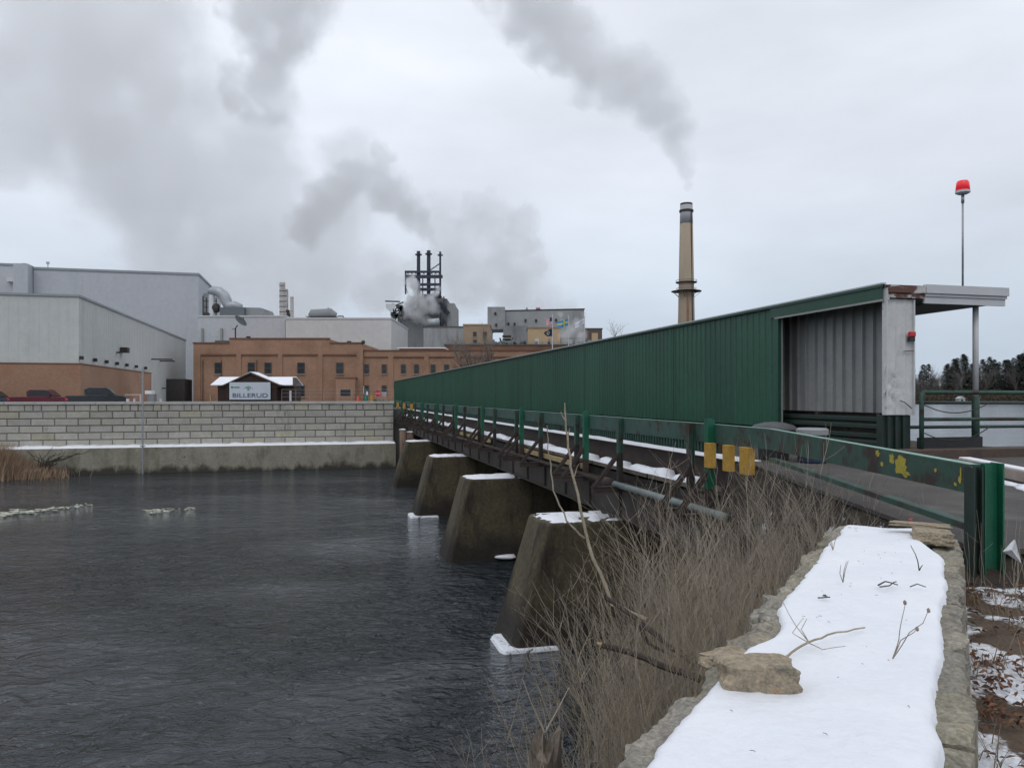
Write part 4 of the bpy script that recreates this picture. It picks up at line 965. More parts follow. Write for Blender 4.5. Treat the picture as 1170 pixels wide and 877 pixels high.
gpole = root('gauge_pole', on(163,541,E), 'thin pale pole standing in the water in front of the block wall', 'pole')
m = MB(); c = gpole.location; Yp = c.y; zt2 = E+(452-420)/F*Yp; m.tube([(c.x,c.y,-.5),(c.x,c.y,zt2)], .075, 8); part('pole', m, POLE_G, gpole)
m = MB(); m.box(c.x-.16,c.x+.16,c.y-.16,c.y+.16,2.4,2.5); part('pole_clamp', m, POLE_G, gpole)
# ================================================================ mill buildings
ZY = E-1.3
def PX(px, Y): return (px-585)/F*Y
def PZ(py, Y): return E+(452-py)/F*Y
def hexbox(m, px0, px1, ytop0, ytop1, Y, dep, z0=ZY):
    x0, x1 = PX(px0,Y), PX(px1,Y)
    m.hexa([(x0,Y,z0),(x1,Y,z0),(x1,Y+dep,z0),(x0,Y+dep,z0)],[(x0,Y,PZ(ytop0,Y)),(x1,Y,PZ(ytop1,Y)),(x1,Y+dep,PZ(ytop1,Y)),(x0,Y+dep,PZ(ytop0,Y))])
def bld(name, label, cat, px0, px1, ytop, Y, dep, mt, trim=None, ribs=0, group=None, ytop1=None, roof=ROOF_D, z0=ZY):
    r = root(name, (PX((px0+px1)/2,Y), Y, z0), label, cat, group)
    m = MB(); hexbox(m, px0, px1, ytop, ytop if ytop1 is None else ytop1, Y, dep, z0)
    if ribs:
        x0, x1 = PX(px0,Y), PX(px1,Y); x = x0+ribs/2
        while x < x1: 
            zt_ = PZ(ytop,Y)+(0 if ytop1 is None else (PZ(ytop1,Y)-PZ(ytop,Y))*(x-x0)/(x1-x0)); m.box(x,x+ribs*.1,Y-.02,Y-.002,z0,zt_-.1); x += ribs
    part('wall', m, mt, r)
    m = MB(); x0, x1 = PX(px0,Y)-.15, PX(px1,Y)+.15
    z0_, z1_ = PZ(ytop,Y)+.003, PZ(ytop if ytop1 is None else ytop1,Y)+.003
    m.hexa([(x0,Y-.15,z0_),(x1,Y-.15,z1_),(x1,Y+dep+.1,z1_),(x0,Y+dep+.1,z0_)],[(x0,Y-.15,z0_+.3),(x1,Y-.15,z1_+.3),(x1,Y+dep+.1,z1_+.3),(x0,Y+dep+.1,z0_+.3)])
    part('roof_edge', m, trim or roof, r); return r
def window(r, x0, x1, z0, z1, Y, sill=True, mull=True, fr=FRAME):
    d = .10; m = MB()
    m.box(x0,x0+d,Y-.03,Y+.12,z0,z1); m.box(x1-d,x1,Y-.03,Y+.12,z0,z1); m.box(x0+d,x1-d,Y-.03,Y+.12,z0,z0+d); m.box(x0+d,x1-d,Y-.03,Y+.12,z1-d,z1)
    if mull: m.box(x0+d,x1-d,Y-.04,Y+.11,(z0+z1)/2-.04,(z0+z1)/2+.04)
    w_ = part('window', m, fr, r)
    m = MB(); m.box(x0+d,x1-d,Y-.012,Y-.006,z0+d,z1-d); part('pane', m, GLASS, w_)
    if sill: m = MB(); m.box(x0-.1,x1+.1,Y-.12,Y-.003,z0-.14,z0-.01); part('sill', m, SILL, w_)
    return w_

# --- warehouse on the left, aligned with the bridge
s1, t1 = -26.4, 94.4
wh = root('warehouse', st(s1,t1,ZY), 'low pale metal warehouse with an orange brick base behind the parked trucks', 'warehouse', rz=A)
zb, ztop = E+3.55, E+11.15
m = MB(BR); m.box(s1-110,s1-.05,t1+.05,t1+70,zb,ztop)
x = 0
while x < 108: m.box(s1-x-.08,s1-x,t1+.035,t1+.05,zb,ztop-.05); x += 1.0
x = .5
while x < 69: m.box(s1-.05,s1-.038,t1+x,t1+x+.08,zb-(6 if x > 40 else 0),ztop-.05); x += 1.0
m.box(s1-2,s1-.05,t1+36.5,t1+70,ZY,zb)
part('metal_wall', m, SHEET_W, wh)
m = MB(BR); m.box(s1-110,s1+.25,t1-.25,t1+36.5,ZY,zb-.02); part('brick_base', m, BRICK_L, wh)
m = MB(BR); m.box(s1-110,s1+.3,t1-.30,t1+36.6,zb-.02,zb+.12); part('base_trim', m, BRICK_TRIM, wh)
m = MB(BR); m.box(s1-110.1,s1+.12,t1-.1,t1+70,ztop,ztop+.25); part('roof_edge', m, mat('grey_trim',(.3,.32,.34),(.26,.28,.3),1,.6), wh)
for k in range(7):
    m = MB(BR); t = t1+(.1,5.5,10.5,15.6,20.8,26.4,32.5)[k]; m.box(s1+.03,s1+.40,t,t+.35,zb+.55,zb+.95); part('wall_lamp', m, DARKSTEEL, wh)
m = MB(BR); m.box(s1+.03,s1+.9,t1+18,t1+19.4,E+5.9,E+6.6); m.box(s1+.03,s1+.4,t1+16.2,t1+16.6,E+5.7,E+5.9); part('wall_vent', m, DARKSTEEL, wh)
m = MB(BR); m.box(s1+.03,s1+3.2,t1+37.5,t1+37.7,E+5.8,E+6); m.box(s1+.03,s1+2.4,t1+44,t1+44.3,E+5.8,E+6); m.box(s1+.03,s1+3.4,t1+46,t1+46.3,E+1.2,E+1.4); m.box(s1+.03,s1+3,t1+50,t1+58,ZY,E+3.0)
part('loading_canopy', m, DARKSTEEL, wh)
# --- tall hall
def stbox(m, s0, s1_, t0, t1_, z0, z1): m.box(s0,s1_,t0,t1_,z0,z1)
def sfrom(px, Y): return (px-366)/F*Y/1.032
Yh = 172; sh = sfrom(227,Yh); th = (Yh-.247*sh)/.969
hall = root('machine_hall', st(sh,th,ZY), 'tallest pale blue grey metal hall rising behind the low warehouse', 'hall', rz=A)
zh = PZ(314.5,Yh)
m = MB(BR); m.box(sh-33.5,sh,th,th+40,ZY,zh)
x = 1.5
while x < 33: m.box(sh-x-.12,sh-x,th-.018,th-.002,ZY,zh-.1); x += 1.6
part('wall', m, SHEET_B, hall)
m = MB(BR); m.box(sh-33.5,sh+.2,th-.2,th+40.2,zh+.003,zh+.5); part('roof_edge', m, MATS['grey_trim'], hall)
m = MB(BR); m.box(sh+.02,sh+1.2,th+8,th+10,zh-12,zh-3); m.box(sh+.02,sh+.9,th+14,th+17,zh-9,zh-2); part('side_duct', m, DUCT, hall)
m = MB(BR); m.tube([(sh-31,th+1,zh),(sh-31,th+1,zh+1.9)], .1, 6); m.box(sh-31.3,sh-30.7,th+.9,th+1.1,zh+1.4,zh+1.9); part('roof_mast', m, DUCT, hall)
Y2 = 168; s2 = sfrom(31,Y2); t2 = (Y2-.247*s2)/.969; z2 = PZ(304,Y2)
blk = root('storage_hall', st(s2,t2,ZY), 'tall pale metal hall at the left edge with a small lamp high on its wall', 'hall', rz=A)
m = MB(BR); m.box(s2-60,s2,t2,t2+13,ZY,z2); part('wall', m, SHEET_B, blk)
m = MB(BR); m.box(s2-60,s2+.2,t2-.2,t2+13.2,z2+.003,z2+.45); part('roof_edge', m, MATS['grey_trim'], blk)
m = MB(BR); m.box(s2-3.6,s2-2.2,t2-1.2,t2-.01,z2-3.7,z2-2.8); part('wall_lamp', m, POLE_W, blk)
m = MB(BR); m.box(s2-.8,s2+.1,t2-.8,t2-.21,z2-.6,z2+.5); part('corner_lamp', m, DARKSTEEL, blk)
m = MB(BR); m.box(s2+.1,sh-33.6,th-3,th+10,ZY,PZ(311,Yh)); single('link_block', m, SHEET_B, 'narrow metal block joining the two tall halls, lower than both', 'building')

# --- office brick building
Yo = 136
of = root('office_building', (PX(317,Yo),Yo,ZY), 'two storey orange brick office building with recessed panels behind the sign hut', 'office building')
m = MB(); hexbox(m,221,414.5,431,431,Yo,22)
zmid = PZ(431,Yo); zt1 = PZ(392.5,Yo); x0,x1 = PX(221,Yo),PX(414.5,Yo)
m = MB(); m.box(x0,x1,Yo+.15,Yo+22,ZY,zt1)
m.box(PX(262,Yo),PX(377,Yo),Yo+.0,Yo+22,zt1+.001,PZ(387.5,Yo))
zc = PZ(404.5,Yo)
piers_px = [(221,229),(270,275.5),(317.5,322.5),(363.5,368.5),(407.5,414.5)]
for a,b in piers_px: m.box(PX(a,Yo),PX(b,Yo),Yo-.02,Yo+.149,ZY,zt1)
m.box(x0+.02,x1-.02,Yo+.0,Yo+.149,zc,zt1-.002)
part('wall', m, BRICK, of)
m = MB()
for (a,b),(c_,d_) in zip(piers_px,piers_px[1:]):
    m.box(PX(b,Yo)+.05,PX(c_,Yo)-.05,Yo-.10,Yo-.022,zc-.22,zc); 
m.box(x0-.1,PX(262,Yo),Yo-.14,Yo+.3,zt1,zt1+.26); m.box(PX(262,Yo),PX(377,Yo),Yo-.14,Yo+.3,PZ(387.5,Yo),PZ(387.5,Yo)+.26); m.box(PX(377,Yo),x1+.1,Yo-.14,Yo+.3,zt1,zt1+.26)
part('brick_cornice', m, BRICK_TRIM, of)
for a,b in ((245,253),(283,291),(302,310),(339.5,348),(384,392.3)): window(of, PX(a,Yo),PX(b,Yo),PZ(427,Yo),PZ(414,Yo),Yo+.02)
window(of, PX(340,Yo),PX(348,Yo),PZ(453,Yo),PZ(440,Yo),Yo+.02)
m = MB(); m.box(PX(386.5,Yo),PX(408,Yo),Yo-2,Yo-.03,ZY,PZ(432.5,Yo)); po = part('entrance_block', m, BRICK, of)
m = MB(); m.box(PX(386,Yo),PX(408.5,Yo),Yo-2.1,Yo-.03,PZ(432.5,Yo)+.002,PZ(431.3,Yo)); part('entrance_roof', m, BRICK_TRIM, po)
m = MB(); m.box(PX(392,Yo),PX(403,Yo),Yo-2.06,Yo-2.01,PZ(452,Yo),PZ(445,Yo)); part('dark_opening', m, GLASS, po)
m = MB()
for px in (214+18.0,293.5,253): m.tube([(PX(px,Yo),Yo-.1,ZY),(PX(px,Yo),Yo-.1,zc-1)], .06, 5)
part('downpipe', m, DARKSTEEL, of)
# low wing
lw = root('brick_wing', (PX(467,Yo),Yo+.6,ZY), 'lower two storey orange brick wing with small windows right of the office building', 'brick building')
Yw = Yo+.6; xx0, xx1 = PX(414.7,Yw), PX(700,Yw); zl = PZ(401,Yw); zc = PZ(407,Yw)
m = MB(); m.box(xx0,xx1,Yw+.12,Yw+18,ZY,zl); m.box(xx0,xx1,Yw+.0,Yw+.119,zc,zl)
cols = [(414.7,418-2.2),(443.5,449.5),(484.5,490),(520,526),(556,562),(592,598),(628,634)]
for a,b in cols: m.box(PX(a,Yw),PX(b,Yw),Yw-.02,Yw+.119,ZY,zl-.002)
part('wall', m, BRICK, lw)
m = MB(); m.box(xx0,xx1,Yw-.14,Yw+.3,zl+.001,zl+.22); 
for (a,b),(c_,d_) in zip(cols,cols[1:]): m.box(PX(b,Yw)+.05,PX(c_,Yw)-.05,Yw-.1,Yw-.021,zc-.2,zc)
part('brick_cornice', m, BRICK_TRIM, lw)
for a in (416,436,458,473,492,507.5,530,543,566,580):
    window(lw, PX(a,Yw),PX(a+5.6,Yw),PZ(427,Yw),PZ(416,Yw),Yw+.02)
for a in (416,436): window(lw, PX(a,Yw),PX(a+5.6,Yw),PZ(450,Yw),PZ(440,Yw),Yw+.02)
m = MB(); m.box(PX(464,Yw)-2,PX(500,Yw),Yw+5,Yw+12,zl+.2,PZ(396,Yw)); part('roof_box', m, BRICK_DK, lw)
m = MB(); m.box(PX(462,Yw)-2,PX(500,Yw)+1,Yw+4.8,Yw+12,PZ(396,Yw)+.002,PZ(394.8,Yw)); part('roof_snow', m, SNOW, lw)
bld('brown_brick_block', 'dark brown brick block behind the bare tree and the orange wing', 'brick building', 508, 690, 394.5, 160, 14, BRICK_DK)

# --- satellite dish on the office roof
sd_ = root('satellite_dish', (PX(269,Yo+2),Yo+2,PZ(387,Yo)), 'big dark mesh satellite dish on a mast on the office roof', 'satellite dish')
m = MB(); cx, cy, cz = PX(269,Yo+2),Yo+2,PZ(375,Yo+2); m.tube([(cx,cy,PZ(388,Yo)),(cx,cy,cz)], .13, 8); m.tube([(cx,cy,cz),(cx+.4,cy,cz+.6)], .1, 6); m.tube([(cx,cy,cz),(cx-.5,cy-.2,cz-.2)], .05, 6); part('mast', m, DARKSTEEL, sd_)
m = MB(); c = Vector((PX(274,Yo+2),Yo+2,PZ(367.5,Yo+2))); nrm = Vector((.72,-.22,.66)).normalized(); ux = Vector((0,0,1)).cross(nrm).normalized(); uy = nrm.cross(ux)
vs = []; fs = []; rn, an = 5, 24
for j in range(rn+1):
    for i in range(an): a = 6.283*i/an; r = 1.25*j/rn+.02; vs.append(c+(ux*math.cos(a)+uy*math.sin(a))*r+nrm*(.35*(j/rn)**2))
fs = [(j*an+i,j*an+(i+1)%an,(j+1)*an+(i+1)%an,(j+1)*an+i) for j in range(rn) for i in range(an)]
m._add(vs, fs); o = part('dish', m, mat('dish_mesh',(.07,.085,.09),(.05,.06,.065),2,.6), sd_); s_ = o.modifiers.new('t','SOLIDIFY'); s_.thickness=.05
m = MB(); f_ = c+nrm*1.0; m.tube([c+ux*1.2+nrm*.35,f_],.03,4); m.tube([c-ux*1.2+nrm*.35,f_],.03,4); m.tube([c-uy*1.2+nrm*.35,f_],.03,4); m.blob(f_,(.12,.12,.12),1); part('feed_arm', m, DARKSTEEL, sd_)
m = MB(); m.box(PX(279,Yo),PX(283,Yo),Yo+1,Yo+1.5,PZ(387,Yo),PZ(383.5,Yo)); single('roof_lamp', m, DARKSTEEL, 'small dark lamp on the office roof right of the dish', 'lamp')
m = MB(); m.box(PX(395,Yo),PX(399.5,Yo),Yo+1,Yo+1.5,zt1,PZ(389,Yo)); single('roof_lamp', m, DARKSTEEL, 'small dark lamp on the right part of the office roof', 'lamp')
m = MB(); m.blob((PX(415.5,Yo),Yo-.3,PZ(391,Yo)),(.38,.35,.35),2,.1); single('roof_lamp', m, DARKSTEEL, 'round dark lamp at the right end corner of the office roof', 'lamp')
m = MB(); m.box(PX(243,Yo),PX(258,Yo),Yo+1,Yo+2.5,zt1,PZ(388.5,Yo)); single('roof_unit', m, mat('green_grey_unit',(.09,.12,.09),(.07,.09,.07),2,.7), 'low green grey unit on the office roof left of the dish', 'roof unit')

# --- pale halls behind the office
h1 = bld('process_hall', 'long pale blue grey hall behind the office, grey boxes on its roof', 'hall', 226, 326, 362, 153, 22, SHEET_B, trim=FASCIA, ribs=1.6)
h2 = bld('finishing_hall', 'long pale grey ribbed hall behind the office with a round duct on its roof', 'hall', 326.5, 447, 364.5, 151.5, 24, SHEET_L, trim=FASCIA, ribs=1.5)
for px in (231,253): m = MB(); m.box(PX(px-1,152.7),PX(px+1,152.7),152.5,152.9,ZY,PZ(375,153)); part('pilaster', m, WHITE_PANEL, h1)
Yd = 160
dg = root('roof_duct', (PX(248,Yd),Yd,PZ(362,153)), 'thick bent silver duct and pipework beside the tall hall', 'duct')
P_ = [at(238,333,Yd),at(244,332,Yd),at(250,333,Yd),at(256,338,Yd),at(259,345,Yd),at(261,350,Yd),at(268,349,Yd),at(275,352,Yd)]
m = MB(); m.tube(P_, [.5,1.0,1.1,1.15,1.15,1.1,1.0,.9], 14); part('bent_duct', m, DUCT, dg, sm=True)
m = MB(); m.tube([at(242,337,Yd),at(242,362,Yd)], [.6,.7], 10); part('filter_body', m, POLE_W, dg)
m = MB()
for px in (232,236,247): m.tube([at(px,340 if px>232 else 338,Yd),at(px,363,Yd)], .12, 5)
for py in (344,351,357): m.tube([at(232,py,Yd),at(248,py,Yd)], .09, 5)
m.blob(at(247,352,Yd),(1,.8,1),2,.1); m.blob(at(238,359,Yd),(1.2,.8,.5),2,.1); part('pipe_frame', m, DARKSTEEL, dg)
m = MB(); hexbox(m,251,279,351,351,158,8,PZ(362.5,158)); r_ = single('roof_unit', m, mat('slate_box',(.12,.14,.155),(.10,.115,.13),.5,.6,world=True), 'dark slate grey machine box on the hall roof behind the dish', 'roof unit')
m = MB(); x0_,x1_ = PX(279.3,159),PX(303,159); m.hexa([(x0_,159,PZ(363,159)),(x1_,159,PZ(363,159)),(x1_,167,PZ(363,159)),(x0_,167,PZ(363,159))],[(x0_,159,PZ(351,159)),(PX(298,159),159,PZ(351.5,159)),(PX(298,159),167,PZ(351.5,159)),(x0_,167,PZ(351,159))]); single('roof_unit', m, SHEET_G, 'lighter grey roof box with a slanting right end next to the slate box', 'roof unit')
ts = root('twin_stack', at(322.5,364,Yd), 'pair of joined white panelled stacks with rusty bands, the taller on the left', 'stack')
sm_ = mat('banded_stack', (.45,.44,.43), (.36,.34,.33), 1, .6, stain=((.2,.13,.1),1.2,.55,.65,(.4,.4,3)), world=True)
m = MB(); m.box(PX(319.3,Yd),PX(324.4,Yd),Yd,Yd+1,PZ(365,Yd),PZ(322.5,Yd)); part('tall_shaft', m, sm_, ts)
m = MB(); m.box(PX(324.6,Yd),PX(327.8,Yd),Yd,Yd+1,PZ(365,Yd),PZ(330,Yd)); part('short_shaft', m, sm_, ts)
for py in range(326,364,6): m = MB(); m.box(PX(319,Yd),PX(324.5 if py<332 else 328,Yd),Yd-.08,Yd-.003,PZ(py+.4,Yd),PZ(py-.1,Yd)); part('band', m, RUST, ts)
s3 = root('slim_stack', at(333.5,364,Yd), 'slim pale stack with a thin top just right of the joined pair', 'stack')
m = MB(); m.tube([at(333.6,364,Yd),at(333.6,339,Yd)], [.38,.34], 10); part('shaft', m, sm_, s3)
m = MB(); m.tube([at(330.5,362,Yd),at(328.5,354,Yd),at(330,356,Yd)], .35, 6); part('elbow_pipe', m, DARKSTEEL, s3)
rd = root('roof_fan', at(369,364,Yd), 'long grey barrel shaped fan housing on the roof of the ribbed hall', 'roof fan')
m = MB(); m.tube([at(354,361.5,Yd),at(356,358.5,Yd),at(378,357.5,Yd),at(384,360,Yd)], [.5,.95,1.0,.5], 12); part('housing', m, SHEET_G, rd)
m = MB(); m.tube([at(375,364,Yd),at(375,351,Yd)], .09, 5); m.tube([at(349,361.5,Yd),at(393,361.5,Yd)], .08, 5); m.box(PX(352,Yd),PX(386,Yd),Yd-.8,Yd+.8,PZ(364.3,Yd),PZ(362.5,Yd)); m.tube([at(386,361,Yd),at(392,361,Yd),at(393,364,Yd)], .1, 5); part('fan_frame', m, DARKSTEEL, rd)

# --- central mill
Ym = 200
bld('dark_mill_block', 'dark grey mill block at the foot of the three stacks', 'mill building', 454, 483.5, 362, Ym, 20, SHEET_G)
bld('pale_mill_block', 'flat grey mill block in front of the stack tower', 'mill building', 483.8, 561, 374, 190, 18, SHEET_G2)
bt = root('boiler_tower', at(492,395,208), 'jumbled dark grey boiler tower rising below the three black stacks', 'mill building')
m = MB()
for a,b,y_,d_ in ((479,497,345,0),(484,503,336,2),(497,510.5,341,-2),(471,482,352,1),(476,490,340,3)): hexbox(m,a,b,y_,y_,206+d_,10)
part('wall', m, MILL_D, bt)
m = MB(); rs = random.Random(4)
for i in range(40):
    a = rs.uniform(468,508); y_ = rs.uniform(338,372); Y_ = 202.5
    if rs.random()<.5: m.box(PX(a,Y_),PX(a+rs.uniform(.6,1.4),Y_),Y_,Y_+.5,PZ(y_+rs.uniform(4,12),Y_),PZ(y_,Y_))
    else: m.box(PX(a,Y_),PX(min(510,a+rs.uniform(4,10)),Y_),Y_-.8,Y_-.3,PZ(y_+.9,Y_),PZ(y_,Y_))
part('pipework', m, STACK_D, bt)
m = MB(); m.tube([at(489,369,196),at(502,368,196)], 1.1, 10); m.tube([at(489,344,200),at(495,346,200)], 1.2, 10); part('pale_tank', m, DUCT, bt, sm=True)
m = MB(); hexbox(m,510.8,519,346.3,346.3,205,8); hexbox(m,519.1,522,351,351,205.2,7); single('slab_tower', m, SHEET_G2, 'plain pale grey slab tower right of the three black stacks', 'tower')
m = MB(); m.beam(at(503,345,204),at(513,358,204),.7,.7); m.beam(at(503,349,204),at(511,359,204),.5,.5); single('slanting_chute', m, STACK_D, 'dark slanting chute from the stack frame down to the slab tower', 'chute')
cj = root('roof_conveyor', at(450,396,196), 'dark pipe tower with a white slanted conveyor head left of the stacks', 'conveyor tower')
m = MB()
for px in (447.5,449.5,452,456,460): m.tube([at(px,397,196),at(px,352 if px>447.5 else 362,196)], .22, 5)
for py in (345,352,358,366,378,388): m.tube([at(447,py+6,196),at(461,py,196)], .2, 4)
rs = random.Random(6)
for i in range(18): p = at(rs.uniform(448,461),rs.uniform(345,366),196); m.box(p.x-.35,p.x+.35,195.5,196.5,p.z-.5,p.z+.5)
part('pipe_frame', m, MILL_D, cj)
m = MB(); a_, b_ = at(441,344,196), at(454,344,196); m.hexa([at(441,352,195),at(447,357,195),at(447,357,198),at(441,352,198)],[at(441,347,195),at(453,347,195),at(453,347,198),at(441,347,198)]); part('conveyor_head', m, POLE_W, cj)
m = MB(); m.tube([at(440,344,196),at(457,344.5,196)], .18, 4); part('top_rail', m, DARKSTEEL, cj)
sf = root('stack_group', at(490,345,206), 'three slim black stacks held in a black steel frame above the mill', 'stacks')
for px, w_, yt in ((478.2,4.0,287),(489.8,4.3,286.3),(503,2.3,287.5)):
    m = MB(); m.tube([at(px,352,206),at(px,yt,206)], [w_/2*206/F]*2, 12); m.tube([at(px,yt+4.5,206),at(px,yt+3.3,206)], [w_/2*206/F+.45]*2, 12); part('stack', m, STACK_D, sf)
m = MB()
for px in (463.5,): m.tube([at(px,336,206),at(px,311,206)], .22, 4)
for py, a, b, r_ in ((311,463,504,.28),(316.5,463,506,.42),(325.5,480,503,.35),(331,480,504,.4),(337,496,504,.3)): m.box(PX(a,206),PX(b,206),205,205.6,PZ(py,206)-r_,PZ(py,206)+r_)
for i in range(9): m.beam(at(464+i*4.5,316,205.3),at(466.2+i*4.5,311.5,205.3),.14,.14); m.beam(at(466.2+i*4.5,311.5,205.3),at(468.5+i*4.5,316,205.3),.14,.14)
m.beam(at(504,300,205.3),at(491,309,205.3),.25,.25); m.tube([at(483,352,205),at(483,318,205)],.15,4); m.tube([at(497,352,205),at(497,318,205)],.15,4); m.beam(at(466,335,205.3),at(463.7,328,205.3),.12,.12)
part('steel_frame', m, STACK_D, sf)
tb = bld('tan_building', 'small tan brick building with two dark windows behind the bare tree', 'building', 529.5, 560, 371.5, 178, 10, mat('tan_brick',(.36,.27,.19),(.3,.22,.155),.3,.85,world=True), trim=mat('tan_trim',(.42,.3,.18),(.36,.26,.15),1,.8))
for a in (540.3,552): window(tb, PX(a,177.7),PX(a+4.2,177.7),PZ(384.5,178),PZ(379,178),177.93)
window(tb, PX(540.3,177.7),PX(545,177.7),PZ(392,178),PZ(388,178),177.93)
m = MB(); hexbox(m,557,577,350.5,350.5,215,12,PZ(376,215)); tp = single('hopper_tower', m, SHEET_G2, 'square grey tower block at the left end of the streaked mill hall', 'tower')
rm = bld('streaked_mill_hall', 'wide pale grey mill hall with dark stains and small dark openings right of the stacks', 'mill building', 575, 667.5, 355.5, 218, 24, SHEET_G2, ytop1=353.5, trim=DARKSTEEL)
for px, py in ((566,358),(567,371),(581,370),(588,370),(600.5,366),(612.5,366),(635.3,365.5),(623,379)):
    m = MB(); Yq = 214.9 if px < 577 else 217.9; m.box(PX(px-1.1,Yq),PX(px+1.1,Yq),Yq-.3,Yq,PZ(py+1.6,Yq),PZ(py-1.4,Yq)); part('vent_opening', m, DARKSTEEL, rm)
for px in (602,613.5,616): m = MB(); m.tube([at(px,355,219),at(px,351.5,219)], .35, 6); part('roof_vent', m, DUCT if px<603 else mat('faded_red_vent',(.4,.15,.13),(.35,.13,.11),2,.7), rm)
m = MB(); hexbox(m,575,603,372,372,212,5); single('lower_mill_block', m, SHEET_G, 'lower grey block in front of the streaked mill hall', 'mill building')
m = MB(); m.tube([at(571,386,200),at(576,398,200)], .2,4); m.tube([at(586,386,200),at(582,398,200)], .2,4)
for py in (384,388,392): m.tube([at(574,py,200),at(584,py,200)], .3,4)
single('pipe_frame', m, DARKSTEEL, 'small dark steel pipe frame low in front of the streaked mill hall', 'frame')
tw = bld('tan_annex', 'plain tan rendered block behind the black flag', 'building', 603, 640, 375, 190, 10, TANWALL, trim=mat('tan_cap',(.3,.22,.14),(.25,.18,.12),1,.8))
m = MB(); m.box(PX(611,189.9),PX(616,189.9),189.7,189.98,PZ(396,190),PZ(387,190)); part('door', m, SHEET_L, tw)
bld('low_grey_shed', 'low grey shed between the tan block and the steam', 'shed', 641, 668, 387, 192, 8, SHEET_G)
be = bld('brown_end_block', 'small dark brown block with a tan panel just above the green wall', 'building', 668.5, 688, 376, 200, 10, mat('brown_wall',(.13,.10,.085),(.10,.075,.06),.5,.85,world=True))
m = MB(); m.box(PX(676,199.9),PX(683,199.9),199.6,199.96,PZ(392,200),PZ(380.5,200)); part('tan_panel', m, TANWALL, be)
rs = random.Random(14); rj = root('roof_pipework', at(590,396,176), 'jumble of small pipes vents and railings along the roofs behind the bare tree', 'pipework', kind='stuff')
m = MB()
for i in range(46):
    px = rs.uniform(560,602) if i%2 else rs.uniform(520,690); py = rs.uniform(388,393); p = at(px,py,176)
    if rs.random()<.6: m.box(p.x-.3,p.x+.3,175.6,176.4,p.z-2,p.z+rs.uniform(-.2,.5))
    else: m.tube([at(px,397,175),at(px,py,175)], .1, 4)
m.box(PX(560,175),PX(690,175),175,175.2,PZ(391,175)-.06,PZ(391,175)+.06)
part('pipes', m, SHEET_G, rj)

# --- chimney
Yc = 220
ch = root('chimney', (PX(784.5,Yc),Yc,ZY), 'tall tan concrete chimney with a pale grey top and two ring platforms', 'chimney')
cx = PX(784.2,Yc); q = Yc/F
CH = mat('chimney_concrete', (.36,.29,.215), (.31,.25,.185), .08, .9, stain=((.40,.38,.36),.12,.55,.8,(1,1,.2)), world=True)
m = MB(); m.tube([(cx,Yc,ZY),(cx,Yc,PZ(363,Yc)),(cx,Yc,PZ(256,Yc))], [12.2*q,9.3*q,7.4*q], 32); part('shaft', m, CH, ch, sm=True)
m = MB(); m.tube([(cx,Yc,PZ(256,Yc)),(cx,Yc,PZ(234.5,Yc))], [7.38*q,6.9*q], 32); part('pale_top', m, mat('chimney_top',(.42,.43,.45),(.36,.37,.39),.3,.8), ch, sm=True)
m = MB(); m.tube([(cx,Yc,PZ(234.5,Yc)),(cx,Yc,PZ(232.5,Yc))], [7.0*q,6.8*q], 32)
m.tube([(cx,Yc,PZ(242.5,Yc)),(cx,Yc,PZ(240.2,Yc))], [8.0*q,8.0*q], 32); part('dark_collar', m, DARKSTEEL, ch)
def ring(m, z, r0, r1, th=.15, n=32):
    vs = []; 
    for rr0, zz in ((r0,z),(r1,z),(r1,z+th),(r0,z+th)):
        for i in range(n): a = 6.283*i/n; vs.append((cx+rr0*math.cos(a),Yc+rr0*math.sin(a),zz))
    fs = [(k*n+i,k*n+(i+1)%n,((k+1)%4)*n+(i+1)%n,((k+1)%4)*n+i) for k in range(4) for i in range(n)]
    m._add(vs, fs)
m = MB(); ring(m, PZ(323,Yc), 8.3*q, 12*q); ring(m, PZ(320.8,Yc), 11.7*q, 12*q, .1); part('ring_platform', m, DARKSTEEL, ch)
m = MB(); ring(m, PZ(333,Yc), 8.5*q, 17*q, .10); ring(m, PZ(329.8,Yc), 11*q, 11.3*q, .1)
for i in range(6): a = 6.283*i/6+.1; m.beam((cx+17*q*math.cos(a),Yc+17*q*math.sin(a),PZ(333,Yc)),(cx+8.6*q*math.cos(a),Yc+8.6*q*math.sin(a),PZ(340,Yc)),.09,.09)
part('ring_platform', m, DARKSTEEL, ch)
m = MB(); m.beam((cx+4.4*q,Yc-7.3*q,PZ(340,Yc)),(cx+4.0*q,Yc-6.2*q,PZ(243,Yc)),.35,.15); m.beam((cx+5.6*q,Yc-8.6*q,PZ(372,Yc)),(cx+4.4*q,Yc-7.3*q,PZ(333,Yc)),.3,.15); part('ladder', m, DARKSTEEL, ch)
m = MB(); m.beam((cx-.4*q,Yc-9.3*q,PZ(368,Yc)),(cx-.4*q,Yc-8.6*q,PZ(336,Yc)),.75,.08); part('rust_plate', m, mat('chimney_rust',(.24,.11,.06),(.3,.17,.1),.8,.9), ch, 'rust streaked plate strip')
